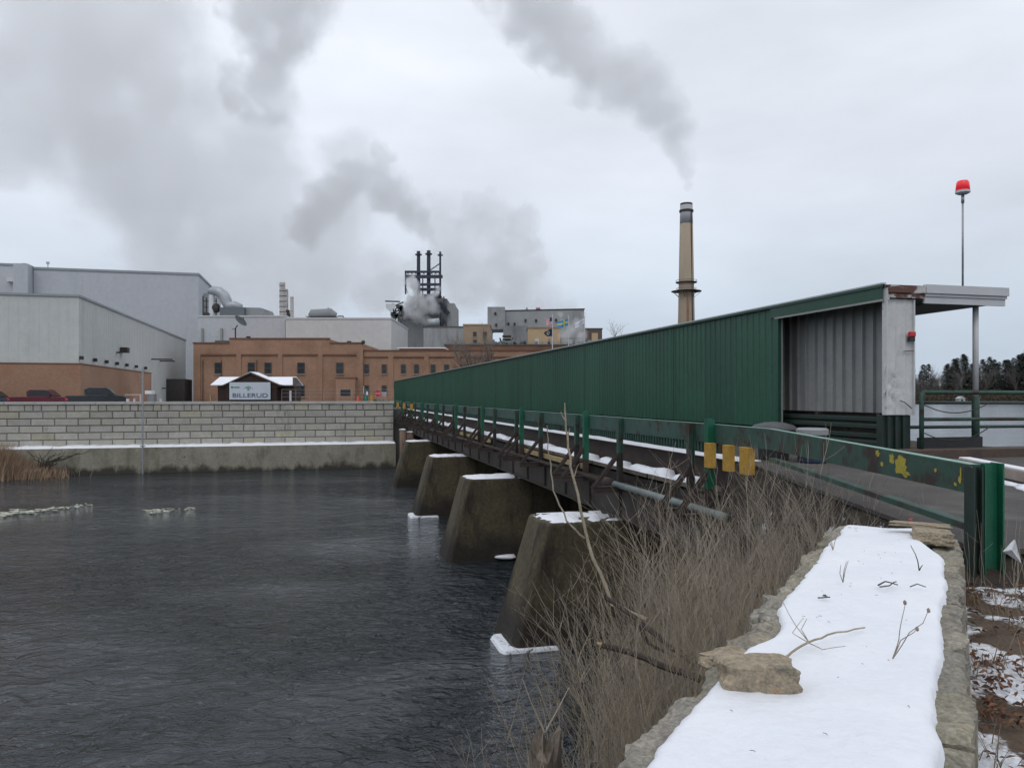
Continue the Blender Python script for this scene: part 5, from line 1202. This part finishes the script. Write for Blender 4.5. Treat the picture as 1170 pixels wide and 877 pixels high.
# ================================================================ flags
def flag(name, px, ytop, label, Y=105, r_=.07):
    fr = root(name, (PX(px,Y),Y,ZY), label, 'flagpole', 'flagpoles behind the green wall')
    m = MB(); m.tube([(PX(px,Y),Y,ZY),(PX(px,Y),Y,PZ(ytop,Y))], [.1,.05], 8); m.blob((PX(px,Y),Y,PZ(ytop,Y)+.06),(.09,.09,.09),1); part('pole', m, POLE_W, fr); return fr
def cloth(px_pole, py0, py1, px_end, dyend, Y, colf, wave=.15, nu=26, nv=13, curl=0):
    m = MB(); vs = []; x0, x1 = PX(px_pole,Y)-.06, PX(px_end,Y); z0, z1 = PZ(py1,Y), PZ(py0,Y)
    P = {}
    for j in range(nv+1):
        for i in range(nu+1):
            u, v = i/nu, j/nv
            P[i,j] = Vector((x0+(x1-x0)*u, Y-.1+wave*math.sin(u*7+v*1.5)*u*1.6, z0+(z1-z0)*v - dyend*Y/F*u + .08*math.sin(u*8)*u - curl*u*u*(v-.5)))
    for j in range(nv):
        for i in range(nu):
            m.cur = colf((i+.5)/nu, (j+.5)/nv); m._add([P[i,j],P[i+1,j],P[i+1,j+1],P[i,j+1]], [(0,1,2,3)])
    return m
FLAGM = mat('flag_cloth', (1,1,1), (.93,.93,.93), 3, .8, attr=True)
def thin(o): s_ = o.modifiers.new('t','SOLIDIFY'); s_.thickness = .01; return o
redc, whc, blc = (.55,.05,.09), (.70,.70,.74), (.05,.06,.16)
f1 = flag('flagpole', 631.2, 360, 'tallest white flagpole flying a red white and blue striped flag above a black flag')
us = lambda u,v: blc if (u < .42 and v > .46) else (redc if int((1-v)*13) % 2 == 0 else whc)
thin(part('striped_flag', cloth(631.2,362.5,371,624,1.5,105,us,.12), FLAGM, f1))
bk_ = lambda u,v: ((.5,.5,.5) if (u-.5)**2+((v-.52))**2*.5 < .035 and (u-.5)**2+((v-.56))**2*.5 > .012 else (.018,.02,.035))
thin(part('black_flag', cloth(631.2,375.5,384,622,1.5,105,bk_,.15,curl=.7), FLAGM, f1))
f2 = flag('flagpole', 649.6, 361, 'middle white flagpole flying a large light blue flag with a yellow cross')
sw_ = lambda u,v: (.65,.58,.12) if (abs(v-.52) < .10 or abs(u-.36) < .075) else (.07,.27,.50)
thin(part('blue_flag', cloth(649.6,364,372,636.5,3.5,105,sw_,.25,30,14), FLAGM, f2))
f3 = flag('flagpole', 667.8, 362, 'rightmost white flagpole flying a pale grey white flag')
thin(part('white_flag', cloth(667.8,363,369,657,6.5,105,lambda u,v:(.52,.55,.66) if abs(v-.45)<.18 else (.72,.73,.78),.25), FLAGM, f3))

# ================================================================ sign hut
Ys = 88
sh_ = root('sign_shelter', (PX(288,Ys),Ys+1.5,ZY), 'dark boarded shelter with snowy roofs and a pale company sign in its gable', 'shelter')
m = MB(); m.box(PX(245,Ys),PX(333,Ys),Ys+1,Ys+4,ZY,PZ(440.5,Ys)); m.box(PX(258,Ys),PX(264,Ys),Ys,Ys+1,ZY,PZ(438,Ys)); m.box(PX(310,Ys),PX(316,Ys),Ys,Ys+1,ZY,PZ(438,Ys))
part('boarded_wall', m, DARKWOOD, sh_)
m = MB(); zl_, zh_ = PZ(439.5,Ys), PZ(426.3,Ys)
m.prof([(PX(256.5,Ys),zl_-.15),(PX(286.5,Ys),zh_-.1),(PX(320.5,Ys),zl_-.15),(PX(316,Ys),zl_-.4),(PX(262,Ys),zl_-.4)], Ys-.1, Ys+2.5); part('gable', m, DARKWOOD, sh_)
for sx0,sx1 in ((240,287),(287,333)):
    m = MB(); a,b = PX(sx0,Ys+.5),PX(sx1,Ys+.5); e0 = PZ(440,Ys); e1 = PZ(430.7,Ys)
    lo = .35 if sx0 == 240 else 0; hi = .0 if sx0 == 240 else .2
    m.hexa([(a,Ys+.6,e0),(b+hi,Ys+.6,e0),(b,Ys+2.6,e1),(a+lo,Ys+2.6,e1)],[(a,Ys+.6,e0+.08),(b+hi,Ys+.6,e0+.08),(b,Ys+2.6,e1+.1),(a+lo,Ys+2.6,e1+.1)])
    m.hexa([(a,Ys+4.8,e0),(b+hi,Ys+4.8,e0),(b,Ys+2.62,e1),(a+lo,Ys+2.62,e1)],[(a,Ys+4.8,e0+.08),(b+hi,Ys+4.8,e0+.08),(b,Ys+2.62,e1+.1),(a+lo,Ys+2.62,e1+.1)])
    part('snowy_roof', m, SNOW, sh_, sm=False)
m = MB(); m.beam((PX(255,Ys),Ys-.2,zl_-.12),(PX(286.7,Ys),Ys-.2,zh_+.02),.2,.16); m.beam((PX(286.7,Ys),Ys-.2,zh_+.02),(PX(321.5,Ys),Ys-.2,zl_-.12),.2,.16); part('gable_trim', m, mat('brown_trim',(.07,.045,.035),(.05,.03,.025),3,.7), sh_)
m = MB()
for s_0, s_1 in ((PX(287,Ys),PX(320.5,Ys)),(PX(286.5,Ys),PX(257,Ys))):
    m._add([(s_0,Ys-.15,zh_+.12),(s_0,Ys+2.5,zh_+.12),(s_1,Ys+2.5,zl_-.0),(s_1,Ys-.15,zl_-.0),(s_0,Ys-.15,zh_+.19),(s_0,Ys+2.5,zh_+.19),(s_1,Ys+2.5,zl_+.05),(s_1,Ys-.15,zl_+.05)],[(0,1,2,3),(4,7,6,5),(0,3,7,4),(1,5,6,2),(2,6,7,3),(0,4,5,1)])
part('gable_snow', m, SNOW, sh_)
m = MB(); m.tube([at(336.5,431,Ys+.4),at(336.5,441,Ys+.4)], .22, 8); part('drum', m, mat('tank_brown',(.16,.11,.08),(.12,.08,.06),2,.7), sh_)
m = MB(); m.box(PX(328,Ys),PX(330.3,Ys),Ys+.9,Ys+.97,PZ(458,Ys),PZ(446,Ys)); part('door', m, POLE_W, sh_)
m = MB(); m.box(PX(263.2,Ys),PX(309.8,Ys),Ys-.3,Ys-.2,PZ(456.3,Ys),PZ(436.6,Ys)); sg = part('sign_board', m, SIGNW, sh_, bv=0)
m = MB(); vs, fs = text_mesh("BILLERUD", .72, .02); TX = Matrix.Translation((PX(287,Ys),Ys-.33,PZ(453.8,Ys))) @ Matrix.Rotation(R(90),4,'X') @ Matrix.Diagonal((1.0,1,1,1))
wd = max(v.x for v in vs)-min(v.x for v in vs); tgt = PX(306.5,Ys)-PX(266.7,Ys); xm = (max(v.x for v in vs)+min(v.x for v in vs))/2
m._add([(TX @ Vector(((v.x-xm)*tgt/wd, v.y*.98, v.z))) for v in vs], fs); part('lettering', m, SIGNT, sg)
m = MB(); cxs, czs = PX(284.8,Ys), PZ(444.6,Ys)
for r0_, n0, n1a in ((.42,-3,3),(.26,-2,2)):
    pts = [(cxs+r0_*1.0*math.sin(a*.30), Ys-.32, czs-.12+r0_*math.cos(a*.30)*.9) for a in range(n0,n1a+1)]
    for p, q_ in zip(pts, pts[1:]): m.beam(p, q_, .03, .075)
for a in (-3.6,-1.7,0,1.7,3.6):
    m.blob((cxs+.56*math.sin(a*.30),Ys-.32,czs-.12+.52*math.cos(a*.30)),(.05,.02,.05),1,0)
m.beam((cxs-.14,Ys-.32,czs-.12),(cxs,Ys-.32,czs-.04),.03,.07); m.beam((cxs,Ys-.32,czs-.04),(cxs+.14,Ys-.32,czs-.12),.03,.07)
part('crown_emblem', m, SIGNG, sg)
m = MB(); m.tube([(PX(266.3,Ys),Ys-.302,PZ(442.3,Ys)),(PX(266.3,Ys),Ys-.33,PZ(442.3,Ys))], .13, 12)
for k in range(7): m.box(PX(268.3+k*.95,Ys),PX(268.9+k*.95,Ys),Ys-.33,Ys-.302,PZ(443,Ys),PZ(441.6,Ys))
part('small_green_mark', m, SIGNG, sg)

# ================================================================ vehicles
def pickup(name, x, y, label, paint, glass=GLASS, rz=0, hgt=1.0):
    r = root(name, (x,y,ZY), label, 'pickup truck', 'pickup trucks parked behind the block wall', rz)
    T = r.matrix_basis
    L_ = 5.7
    def side(poly, w0, w1, nm, mt, **k):
        m = MB(T); m.prof([(a,b*hgt) for a,b in poly], w0, w1); return part(nm, m, mt, r, **k)
    body = [(-2.85,.55),(-2.85,1.10),(-.95,1.12),(-.93,1.16),(1.2,1.16),(2.5,1.08),(2.82,.95),(2.88,.5),(2.3,.42),(-2.3,.42)]
    side(body, -.95, .95, 'body', paint, bv=.05)
    cab = [(-1.15,1.161),(-.98,1.75),(-.7,1.84),(.75,1.84),(1.0,1.78),(1.72,1.161)]
    side(cab, -.80, .80, 'cabin', paint, bv=.06)
    for a,b in (([(-.98,1.2),(-.85,1.70),(-.05,1.74),(-.05,1.2)],0),([(.03,1.2),(.03,1.74),(.85,1.70),(1.42,1.2)],0)):
        side(a, -.812, -.803, 'side_window', glass); side(a, .803, .812, 'side_window', glass)
    m = MB(T); m._add([(1.1,-.7,1.72*hgt),(1.1,.7,1.72*hgt),(1.72,.74,1.2*hgt),(1.72,-.74,1.2*hgt)],[(0,1,2,3)]); m._add([(1.1,-.7,1.70*hgt),(1.1,.7,1.70*hgt),(1.70,.74,1.19*hgt),(1.70,-.74,1.19*hgt)],[(3,2,1,0)])
    part('windscreen', m, glass, r)
    m = MB(T); m.box(-1.18,-1.08,-.62,.62,1.22*hgt,1.66*hgt); part('rear_window', m, glass, r)
    for sy in (-1,1):
        for wx in (-1.85,1.85):
            m = MB(T); m.tube([(wx,sy*.72,.40),(wx,sy*.97,.40)], .40, 18); wl = part('wheel', m, RUBBER, r)
            m = MB(T); m.tube([(wx,sy*.972,.40),(wx,sy*.985,.40)], .23, 14); part('rim', m, DUCT, wl)
        m = MB(T); m.box(-2.89,-2.855,sy*.8-.12,sy*.8+.12,.8,1.08); m.box(-2.86,-2.65,min(sy*.951,sy*.962),max(sy*.951,sy*.962),.82,1.07); part('tail_light', m, RED_SIGN, r)
        m = MB(T); m.box(2.80,2.90,sy*.75-.15,sy*.75+.15,.78,.92); part('headlight', m, WHITE, r)
        m = MB(T); m.box(.95,1.2,min(sy*.82,sy*1.08),max(sy*.82,sy*1.08),1.2,1.42); part('wing_mirror', m, BLACKP, r)
    return r
RP = mat('red_car_paint', (.10,.012,.025), (.09,.01,.02), 1, .25); BP = mat('black_car_paint', (.02,.023,.028), (.018,.02,.025), 1, .2); NP = mat('navy_car_paint', (.04,.05,.075), (.035,.045,.07), 1, .25)
Yv = 80.5
pickup('parked_pickup', PX(47,Yv), Yv, 'dark red pickup truck parked between the two dark trucks', RP, rz=R(12), hgt=1.08)
pickup('parked_pickup', PX(112,Yv-.5), Yv-.5, 'black pickup truck, the rightmost vehicle behind the block wall', BP, rz=R(20), hgt=1.2)
pickup('parked_pickup', PX(-14,Yv), Yv, 'dark blue grey truck cut off by the left edge of the photo', NP, rz=R(8))
m = MB(); m.box(PX(142.5,Yv),PX(161,Yv),Yv,Yv+.1,PZ(451.3,Yv),PZ(450.2,Yv)); m.box(PX(160,Yv),PX(162,Yv),Yv-.1,Yv+.2,ZY,PZ(450,Yv)); single('barrier_arm', m, mat('pink_barrier',(.55,.42,.38),(.5,.38,.34),3,.6), 'pale pinkish barrier arm left of the thin pole', 'barrier')
ke = root('ticket_kiosk', (PX(170,Yv),Yv,ZY), 'small white and grey machine box right of the thin pole', 'kiosk')
m = MB(); m.box(PX(165.5,Yv),PX(173,Yv),Yv,Yv+.8,PZ(450,Yv),PZ(446,Yv)); part('box', m, WHITE, ke)
m = MB(); m.box(PX(168,Yv),PX(175.5,Yv),Yv+.05,Yv+.7,ZY,PZ(450,Yv)-.003); part('stand', m, SHEET_G, ke)
for px, lb in ((146,'leftmost small white marker post on the wall top edge by the barrier arm'),(153.5,'small white marker post second from left by the barrier arm'),(183.5,'slim white marker post right of the machine box')):
    m = MB(); m.tube([(PX(px,79),79,ZY),(PX(px,79),79,PZ(455.2,79))], .16 if px<150 else .1, 8); single('marker_post', m, POLE_W, lb, 'marker post', 'white marker posts')
# things by the gate
Yg = 90
ss = root('stop_sign', (PX(432.3,Yg),Yg,ZY), 'red octagonal stop sign beside the left end of the green wall', 'stop sign')
m = MB(); m.tube([(PX(432.3,Yg),Yg,ZY),(PX(432.3,Yg),Yg,PZ(442.5,Yg))], .05, 6); part('pole', m, POLE_G, ss)
oc = [(.40*math.cos(R(22.5+45*i)),.40*math.sin(R(22.5+45*i))) for i in range(8)]; m = MB(); cxx, czz = PX(432,Yg), PZ(449.3,Yg)
m._add([(cxx+a,Yg-.08,czz+b) for a,b in oc]+[(cxx+a,Yg-.05,czz+b) for a,b in oc], [tuple(range(8)),tuple(range(8,16))[::-1]]+[(i,(i+1)%8,8+(i+1)%8,8+i) for i in range(8)]); bd = part('octagon', m, RED_SIGN, ss)
vs, fs = text_mesh("STOP", .26, .004); m = MB(); TX = Matrix.Translation((cxx,Yg-.09,czz-.09)) @ Matrix.Rotation(R(90),4,'X'); m._add([TX@v for v in vs], fs); part('lettering', m, WHITE, bd)
m = MB(); m.box(PX(428,Yg),PX(441,Yg),Yg+.3,Yg+.5,PZ(453,Yg),PZ(447.5,Yg)); single('gate_box', m, mat('pale_gate_panel',(.42,.36,.38),(.36,.32,.34),2,.7), 'pale panel of the gate behind the stop sign', 'gate panel')
m = MB(); m.tube([(PX(409,Yg),Yg,ZY),(PX(409,Yg),Yg,PZ(456.8,Yg)),(PX(409,Yg),Yg,PZ(451.5,Yg))], [.2,.2,.04], 10); single('traffic_cone', m, ORANGE, 'small orange traffic cone left of the green pump', 'traffic cone')
gt = root('green_pump', (PX(417.5,Yg),Yg,ZY), 'green and white post mounted device among the gate clutter', 'pump')
m = MB(); m.box(PX(416,Yg),PX(420,Yg),Yg,Yg+.3,ZY,PZ(449.5,Yg)); part('body', m, mat('teal_paint',(.02,.16,.12),(.02,.12,.09),3,.6), gt)
m = MB(); m.box(PX(418.5,Yg),PX(420.5,Yg),Yg-.05,Yg-.003,PZ(451,Yg),PZ(447,Yg)); part('white_head', m, WHITE, gt)
m = MB(); m.tube([(PX(415.6,Yg),Yg,PZ(450,Yg)),(PX(415.6,Yg),Yg,PZ(441,Yg))], .04, 5); part('mast', m, POLE_W, gt)
m = MB(); m.box(PX(423,Yg),PX(425.7,Yg),Yg,Yg+.3,ZY,PZ(451,Yg)); single('yellow_bollard', m, YELLOW, 'short yellow bollard between the green device and the stop sign', 'bollard')
fe = root('chain_link_fence', (PX(385,86),86,ZY), 'thin see-through wire fence in front of the brick office', 'fence')
for k in range(9): m = MB(); m.tube([(PX(322+k*16,86),86,ZY),(PX(322+k*16,86),86,PZ(444.5,86))], .02, 5); part('fence_post', m, POLE_G, fe)
m = MB()
for py in (444.8,449,453): m.tube([(PX(322,86),86,PZ(py,86)),(PX(450,86),86,PZ(py,86))], .010, 4)
part('wire', m, POLE_G, fe)
m = MB(); m.box(PX(239.5,Yg),PX(241.2,Yg),Yg,Yg+.15,ZY,PZ(451,Yg)); single('timber_post', m, WOOD_Y, 'short pale timber post left of the dark shelter', 'post')

# ================================================================ trees
def bare_tree_mesh(name, seed, h, mt, dens=5, spread=.55, r0=.16):
    rr_ = random.Random(seed); m = MB()
    def grow(p, d, L_, r, lv):
        n = 4; pts = [p.copy()]
        for _ in range(n): d = (d+Vector((rr_.gauss(0,.11),rr_.gauss(0,.11),.05))).normalized(); p = p+d*L_/n; pts.append(p.copy())
        m.tube(pts, [r*(1-.55*i/n) for i in range(n+1)], 5 if lv < 2 else 3, cap=False)
        if lv >= 4: return
        for _ in range(dens if lv else dens+2):
            k = rr_.randint(1 if lv else 1, n); q = pts[k]; e = (d+Vector((rr_.gauss(0,spread),rr_.gauss(0,spread),rr_.gauss(.1,.3)))).normalized()
            grow(q, e, L_*rr_.uniform(.45,.75), r*(.45 if lv else .5), lv+1)
    grow(Vector((0,0,-.3)), Vector((0,0,1)), h*.45, r0, 0)
    return m.mesh(name, mt)
def place_tree(me, px, Y, label, group=None, s_=1, rz=0, z=ZY, cat='tree'):
    o = link('bare_tree', me); o.location = (PX(px,Y),Y,z); o.scale = (s_,)*3; o.rotation_euler = (0,0,rz); tag(o, label, cat, group); return o
TT = mat('far_twig', (.22,.18,.15), (.15,.125,.11), .5, .95, world=True)
bt1 = bare_tree_mesh('bare_tree', 5, 9.5, TT, 6, .6, .26); bt2 = bare_tree_mesh('bare_tree', 8, 10, TT, 6, .62, .28)
place_tree(bt1, 541, 120, 'bare grey brown tree in front of the brick wing, left one of the pair', s_=1.22, z=ZY)
place_tree(bt2, 574, 121, 'bare tree before the brick wing, right one of the pair', s_=1.15, rz=2)
place_tree(bt2, 726, 112, 'leafless tree crown showing above the green wall left of the chimney', s_=1.12, rz=1)
place_tree(bt1, 830, 135, 'faint leafless tree mostly hidden behind the green wall right of the chimney', s_=1.0, rz=1.4)
# far shore: evergreens and bare trees
def conifer_mesh(name, seed, h, mt1):
    rr_ = random.Random(seed); m = MB()
    n = 1900
    for i in range(n):
        v = rr_.random()**1.25; z = h*(.10+.9*v); R_ = h*.25*(1-v)**.7*(.75+.25*abs(math.sin(v*29+seed)))+.2; a = rr_.random()*6.283; r = R_*math.sqrt(rr_.random())*(1+.35*mnoise.noise(Vector((math.cos(a)*2,math.sin(a)*2,v*6+seed))))
        c = Vector((r*math.cos(a), r*math.sin(a), z-r*.25)); s_ = .35+.5*rr_.random()
        d = Vector((math.cos(a),math.sin(a),-.25)); u = Vector((-math.sin(a),math.cos(a),0))
        q = rr_.uniform(.75,1.2); m.cur = (q,q,q)
        m._add([c-u*s_*.5,c+u*s_*.5,c+d*s_*1.6+Vector((0,0,rr_.gauss(0,.2)))], [(0,1,2)])
    cr_ = m.mesh('crown', mt1); m = MB(); m.tube([(0,0,-1),(0,0,h*.9)], [h*.014+.1,.05], 6); return cr_, m.mesh('trunk', BARK_D)
NEEDLE = mat('hazy_needles', (.058,.072,.058), (.08,.09,.072), .15, .95, attr=True, world=True)  # distance haze is put into the lightened needle colour
CN = [conifer_mesh('c', 3+i, 20, NEEDLE) for i in range(4)]
BT = [bare_tree_mesh('bare_tree', 40+i, 17, mat('far_grey_twig', (.17,.15,.14), (.12,.11,.10), .1, .95, world=True), 5, .5, .28) for i in range(2)]
rs = random.Random(77)
hts = {}
def prof_y(px):   # skyline height in photo pixels above the shore
    pts = [(1000,35),(1045,36),(1060,42),(1072,36),(1090,46),(1106,53),(1118,42),(1128,50),(1140,46),(1155,48),(1172,56),(1300,50),(2400,45)]
    for (a,b),(c_,d_) in zip(pts,pts[1:]):
        if a <= px <= c_: return b+(d_-b)*(px-a)/(c_-a)
    return 45
i = 0; px = 1020
while px < 1500:
    Y = rs.uniform(382,430); h = (prof_y(px)+2)*rs.uniform(.8,1.03)*Y/F; ever = rs.random() < .5
    x = PX(px,Y)
    if ever:
        cr_, tr_ = CN[i%4]; r = root('evergreen_tree', (x,Y,E-3), 'dark evergreen tree on the far lake shore', 'evergreen tree', 'evergreen trees on the far shore', rz=rs.random()*6)
        r.scale = (h/20*rs.uniform(.9,1.25),)*2+(h/20,)
        for nm, me in (('crown',cr_),('trunk',tr_)): link(nm, me, r)
    else:
        o = link('bare_tree', BT[i%2]); o.location = (x,Y,E-3); k = h/17*.98; o.scale = (k,k,k); o.rotation_euler = (0,0,rs.random()*6); tag(o, 'leafless grey tree among the evergreens on the far lake shore', 'bare tree', 'bare trees on the far shore')
    px += rs.uniform(1.3,3.0) if px < 1190 else rs.uniform(7,14); i += 1
# shore scrub, a mass
m = MB()
for i in range(5200):
    px = rs.uniform(1015,1400); Y = rs.uniform(374,384); hh = rs.uniform(0,6)*(.6+.8*abs(mnoise.noise(Vector((px*.05,0,2)))))
    c = Vector((PX(px,Y),Y,E-3.1+hh)); s_ = rs.uniform(.3,.9); a = rs.random()*3.14; u = Vector((math.cos(a),math.sin(a)*.5,0)); q = rs.uniform(.6,1.4); m.cur = (q,q*.95,q*.85)
    m._add([c-u*s_,c+u*s_*.6,c+Vector((rs.gauss(0,.3),0,s_*1.4))], [(0,1,2)])
single('shore_scrub', m, mat('scrub', (.065,.055,.042), (.10,.075,.055), .1, .95, attr=True, world=True), 'brown scrub along the waterline of the far lake shore', 'scrub', kind='stuff')
bh = root('white_cottage', at(1098,458,366), 'tiny white cottage at the waterline of the far shore', 'cottage')
m = MB(); x_ = bh.location.x; z_ = E-2.95; m.box(x_-1.5,x_+1.5,365,368,z_,z_+1.6); part('wall', m, mat('cottage_paint',(.45,.45,.44),(.4,.4,.4),1,.7), bh)
m = MB(); m.prof([(x_-1.8,z_+1.601),(x_,z_+2.7),(x_+1.8,z_+1.601)], 364.8, 368.2); part('roof', m, mat('cottage_roof',(.5,.5,.52),(.4,.4,.42),1,.8), bh)
m = MB(); m.box(x_-.5,x_+.4,364.9,364.98,z_+.3,z_+1.2); part('window', m, GLASS, bh)
# ================================================================ steam plumes: real volumes
def plume(name, label, blobs, Y, dens, col, nscale, namp=.9, thick=1.0, soft=.9, voxel=None, seed=0, step=1.0, yj=.3, thr=.0, absc=(.5,.5,.5), warp=.9, local=False):
    rs_ = random.Random(seed); q = Y/F; bl = []
    for px, py, r in blobs: bl.append((at(px,py,Y)+Vector((0,rs_.uniform(-yj,yj)*r*q,0)), r*q))
    # union hull: voxel remesh of slightly larger balls
    m = MB()
    for c, r in bl: m.blob(c, (r*1.04,r*1.04*thick,r*1.04), 2, 0)
    org = bl[0][0].copy(); me = bpy.data.meshes.new('tmp'); me.from_pydata([v-org for v in m.v], [], m.f)
    o = bpy.data.objects.new('tmp', me); COL.objects.link(o)
    rm_ = o.modifiers.new('r','REMESH'); rm_.mode = 'VOXEL'; rm_.voxel_size = voxel or max(.5, min(r for _,r in bl)*.45)
    dg = bpy.context.evaluated_depsgraph_get(); dg.update(); me2 = bpy.data.meshes.new_from_object(o.evaluated_get(dg)); bpy.data.objects.remove(o); bpy.data.meshes.remove(me); me2.name = name
    mt = bpy.data.materials.new(name+'_volume'); mt.use_nodes = True; nt = mt.node_tree; N = nt.nodes; L = nt.links; N.remove(N['Principled BSDF'])
    out = N['Material Output']; v = N.new('ShaderNodeVolumePrincipled'); v.inputs['Color'].default_value = rgb(col); v.inputs['Anisotropy'].default_value = .62
    v.inputs['Absorption Color'].default_value = rgb(absc)
    L.new(v.outputs[0], out.inputs['Volume'])
    tc = N.new('ShaderNodeTexCoord'); prev = None
    nz = N.new('ShaderNodeTexNoise'); nz.inputs['Scale'].default_value = nscale*.5; nz.inputs['Detail'].default_value = 2
    sub = N.new('ShaderNodeVectorMath'); sub.operation = 'SUBTRACT'; sub.inputs[1].default_value = (.5,.5,.5); L.new(tc.outputs['Object'], nz.inputs['Vector']); L.new(nz.outputs['Color'], sub.inputs[0])
    wv = N.new('ShaderNodeVectorMath'); wv.operation = 'SCALE'; L.new(sub.outputs[0], wv.inputs[0])
    ln = N.new('ShaderNodeVectorMath'); ln.operation = 'LENGTH'; L.new(tc.outputs['Object'], ln.inputs[0]); mean = sum(r for _,r in bl)/len(bl)
    lr_ = N.new('ShaderNodeMapRange'); lr_.inputs[1].default_value = 0 if local else -1; lr_.inputs[2].default_value = mean*4 if local else 0; lr_.inputs[3].default_value = .15*warp*bl[0][1]; lr_.inputs[4].default_value = warp*mean; L.new(ln.outputs['Value'], lr_.inputs[0]); L.new(lr_.outputs[0], wv.inputs['Scale'])
    ad = N.new('ShaderNodeVectorMath'); ad.operation = 'ADD'; L.new(tc.outputs['Object'], ad.inputs[0]); L.new(wv.outputs[0], ad.inputs[1])
    for c, r in bl:
        ds = N.new('ShaderNodeVectorMath'); ds.operation = 'DISTANCE'; ds.inputs[1].default_value = c-org; L.new(ad.outputs[0], ds.inputs[0])
        mr = N.new('ShaderNodeMath'); mr.operation = 'MULTIPLY_ADD'; mr.inputs[1].default_value = -1/(r*1.0); mr.inputs[2].default_value = 1.0; L.new(ds.outputs['Value'], mr.inputs[0])
        if prev is None: prev = mr.outputs[0]
        else:
            mx = N.new('ShaderNodeMath'); mx.operation = 'SMOOTH_MAX'; mx.inputs[2].default_value = .25; L.new(prev, mx.inputs[0]); L.new(mr.outputs[0], mx.inputs[1]); prev = mx.outputs[0]
    n2 = N.new('ShaderNodeTexNoise'); n2.inputs['Scale'].default_value = nscale; n2.inputs['Detail'].default_value = 6; n2.inputs['Roughness'].default_value = .58; L.new(tc.outputs['Object'], n2.inputs['Vector'])
    a = N.new('ShaderNodeMath'); a.operation = 'SUBTRACT'; L.new(n2.outputs[0], a.inputs[0]); a.inputs[1].default_value = .5
    b = N.new('ShaderNodeMath'); b.operation = 'MULTIPLY_ADD'; L.new(a.outputs[0], b.inputs[0]); b.inputs[1].default_value = namp*2; L.new(prev, b.inputs[2])
    c_ = N.new('ShaderNodeMapRange'); c_.interpolation_type = 'SMOOTHSTEP'; c_.inputs[1].default_value = thr+.12; c_.inputs[2].default_value = thr+.12+soft; c_.inputs[4].default_value = dens; L.new(b.outputs[0], c_.inputs[0])
    # fade to nothing before the hull
    f = N.new('ShaderNodeMapRange'); f.inputs[1].default_value = .02; f.inputs[2].default_value = .22; L.new(prev, f.inputs[0])
    mm_ = N.new('ShaderNodeMath'); mm_.operation = 'MULTIPLY'; L.new(c_.outputs[0], mm_.inputs[0]); L.new(f.outputs[0], mm_.inputs[1])
    L.new(mm_.outputs[0], v.inputs['Density'])
    me2.materials.clear(); me2.materials.append(mt); mt.cycles.volume_step_rate = step
    o = link(name, me2); o.location = org; tag(o, label, 'steam', kind='stuff'); return o
if not globals().get('NOSTEAM'):
    plume('chimney_smoke', 'grey smoke drifting up to the left from the tall tan chimney',
      [(786,212,9),(783,196,17),(778,176,26),(768,152,35),(754,126,42),(738,102,48),(715,84,54),(688,72,58),(660,55,58),(632,34,56),(608,8,56),(590,-20,60)], 222, .15, (.99,.995,1), .14, .78, seed=1, warp=1.5, soft=.6, local=True)
    plume('stack_steam', 'darker grey steam trail rising left from the three black stacks',
      [(500,287,5),(494,278,11),(487,266,18),(476,250,27),(462,234,32),(446,220,34),(430,206,34),(412,198,32),(398,192,26),(436,176,22),(388,212,34),(374,236,38),(352,256,40)], 212, .24, (.97,.98,.99), .20, .78, seed=2, warp=1.5, soft=.6, local=True)
    plume('steam_puff', 'dark grey puff of steam high up above the left mill halls',
      [(350,5,52),(318,0,60),(290,14,54),(335,40,44),(300,58,44),(318,82,46),(300,106,50),(275,118,36),(322,120,36),(305,-40,62)], 250, .13, (.97,.98,.99), .13, .78, seed=3, warp=1.4, soft=.6)
    plume('steam_bank', 'wide pale bank of steam filling the sky on the left behind the mill halls',
      [(60,60,130),(130,130,130),(30,150,90),(190,200,130),(210,110,100),(150,10,120),(250,250,115),(290,190,100),(320,280,100),(230,320,80),(375,250,90),(380,320,80),(60,-20,120),(430,310,65),(350,345,60),(170,280,70),(400,180,60),(300,360,60)], 262, .046, (1,1,1), .052, 1.15, seed=4, thick=.8, step=1.4, warp=1.1, soft=.5)
    plume('steam_cloud', 'soft pale steam cloud low in the sky right of the three black stacks',
      [(545,255,52),(515,295,56),(570,285,54),(590,258,44),(605,300,44),(540,330,46),(585,335,46),(618,342,32),(470,322,46),(440,332,44),(560,235,34),(642,354,24),(500,250,36)], 232, .085, (1,1,1), .11, .95, seed=5, warp=1.4, soft=.5)
    plume('white_steam', 'bright white steam puffs billowing at the foot of the three black stacks',
      [(470,346,13),(478,338,12),(464,356,11),(484,352,14),(476,361,13),(492,342,11),(496,352,12),(487,366,10),(474,328,11),(498,333,9),(467,318,9)], 199, 2.0, (.99,.99,.99), .42, .65, seed=6, warp=1.5)
    plume('white_steam', 'white steam drifting in front of the right end of the streaked mill hall',
      [(652,378,13),(660,370,13),(647,386,12),(664,384,12),(655,392,12),(667,360,8),(642,372,9),(640,360,7)], 188, .4, (.99,.99,.99), .42, .65, seed=7, warp=1.5)
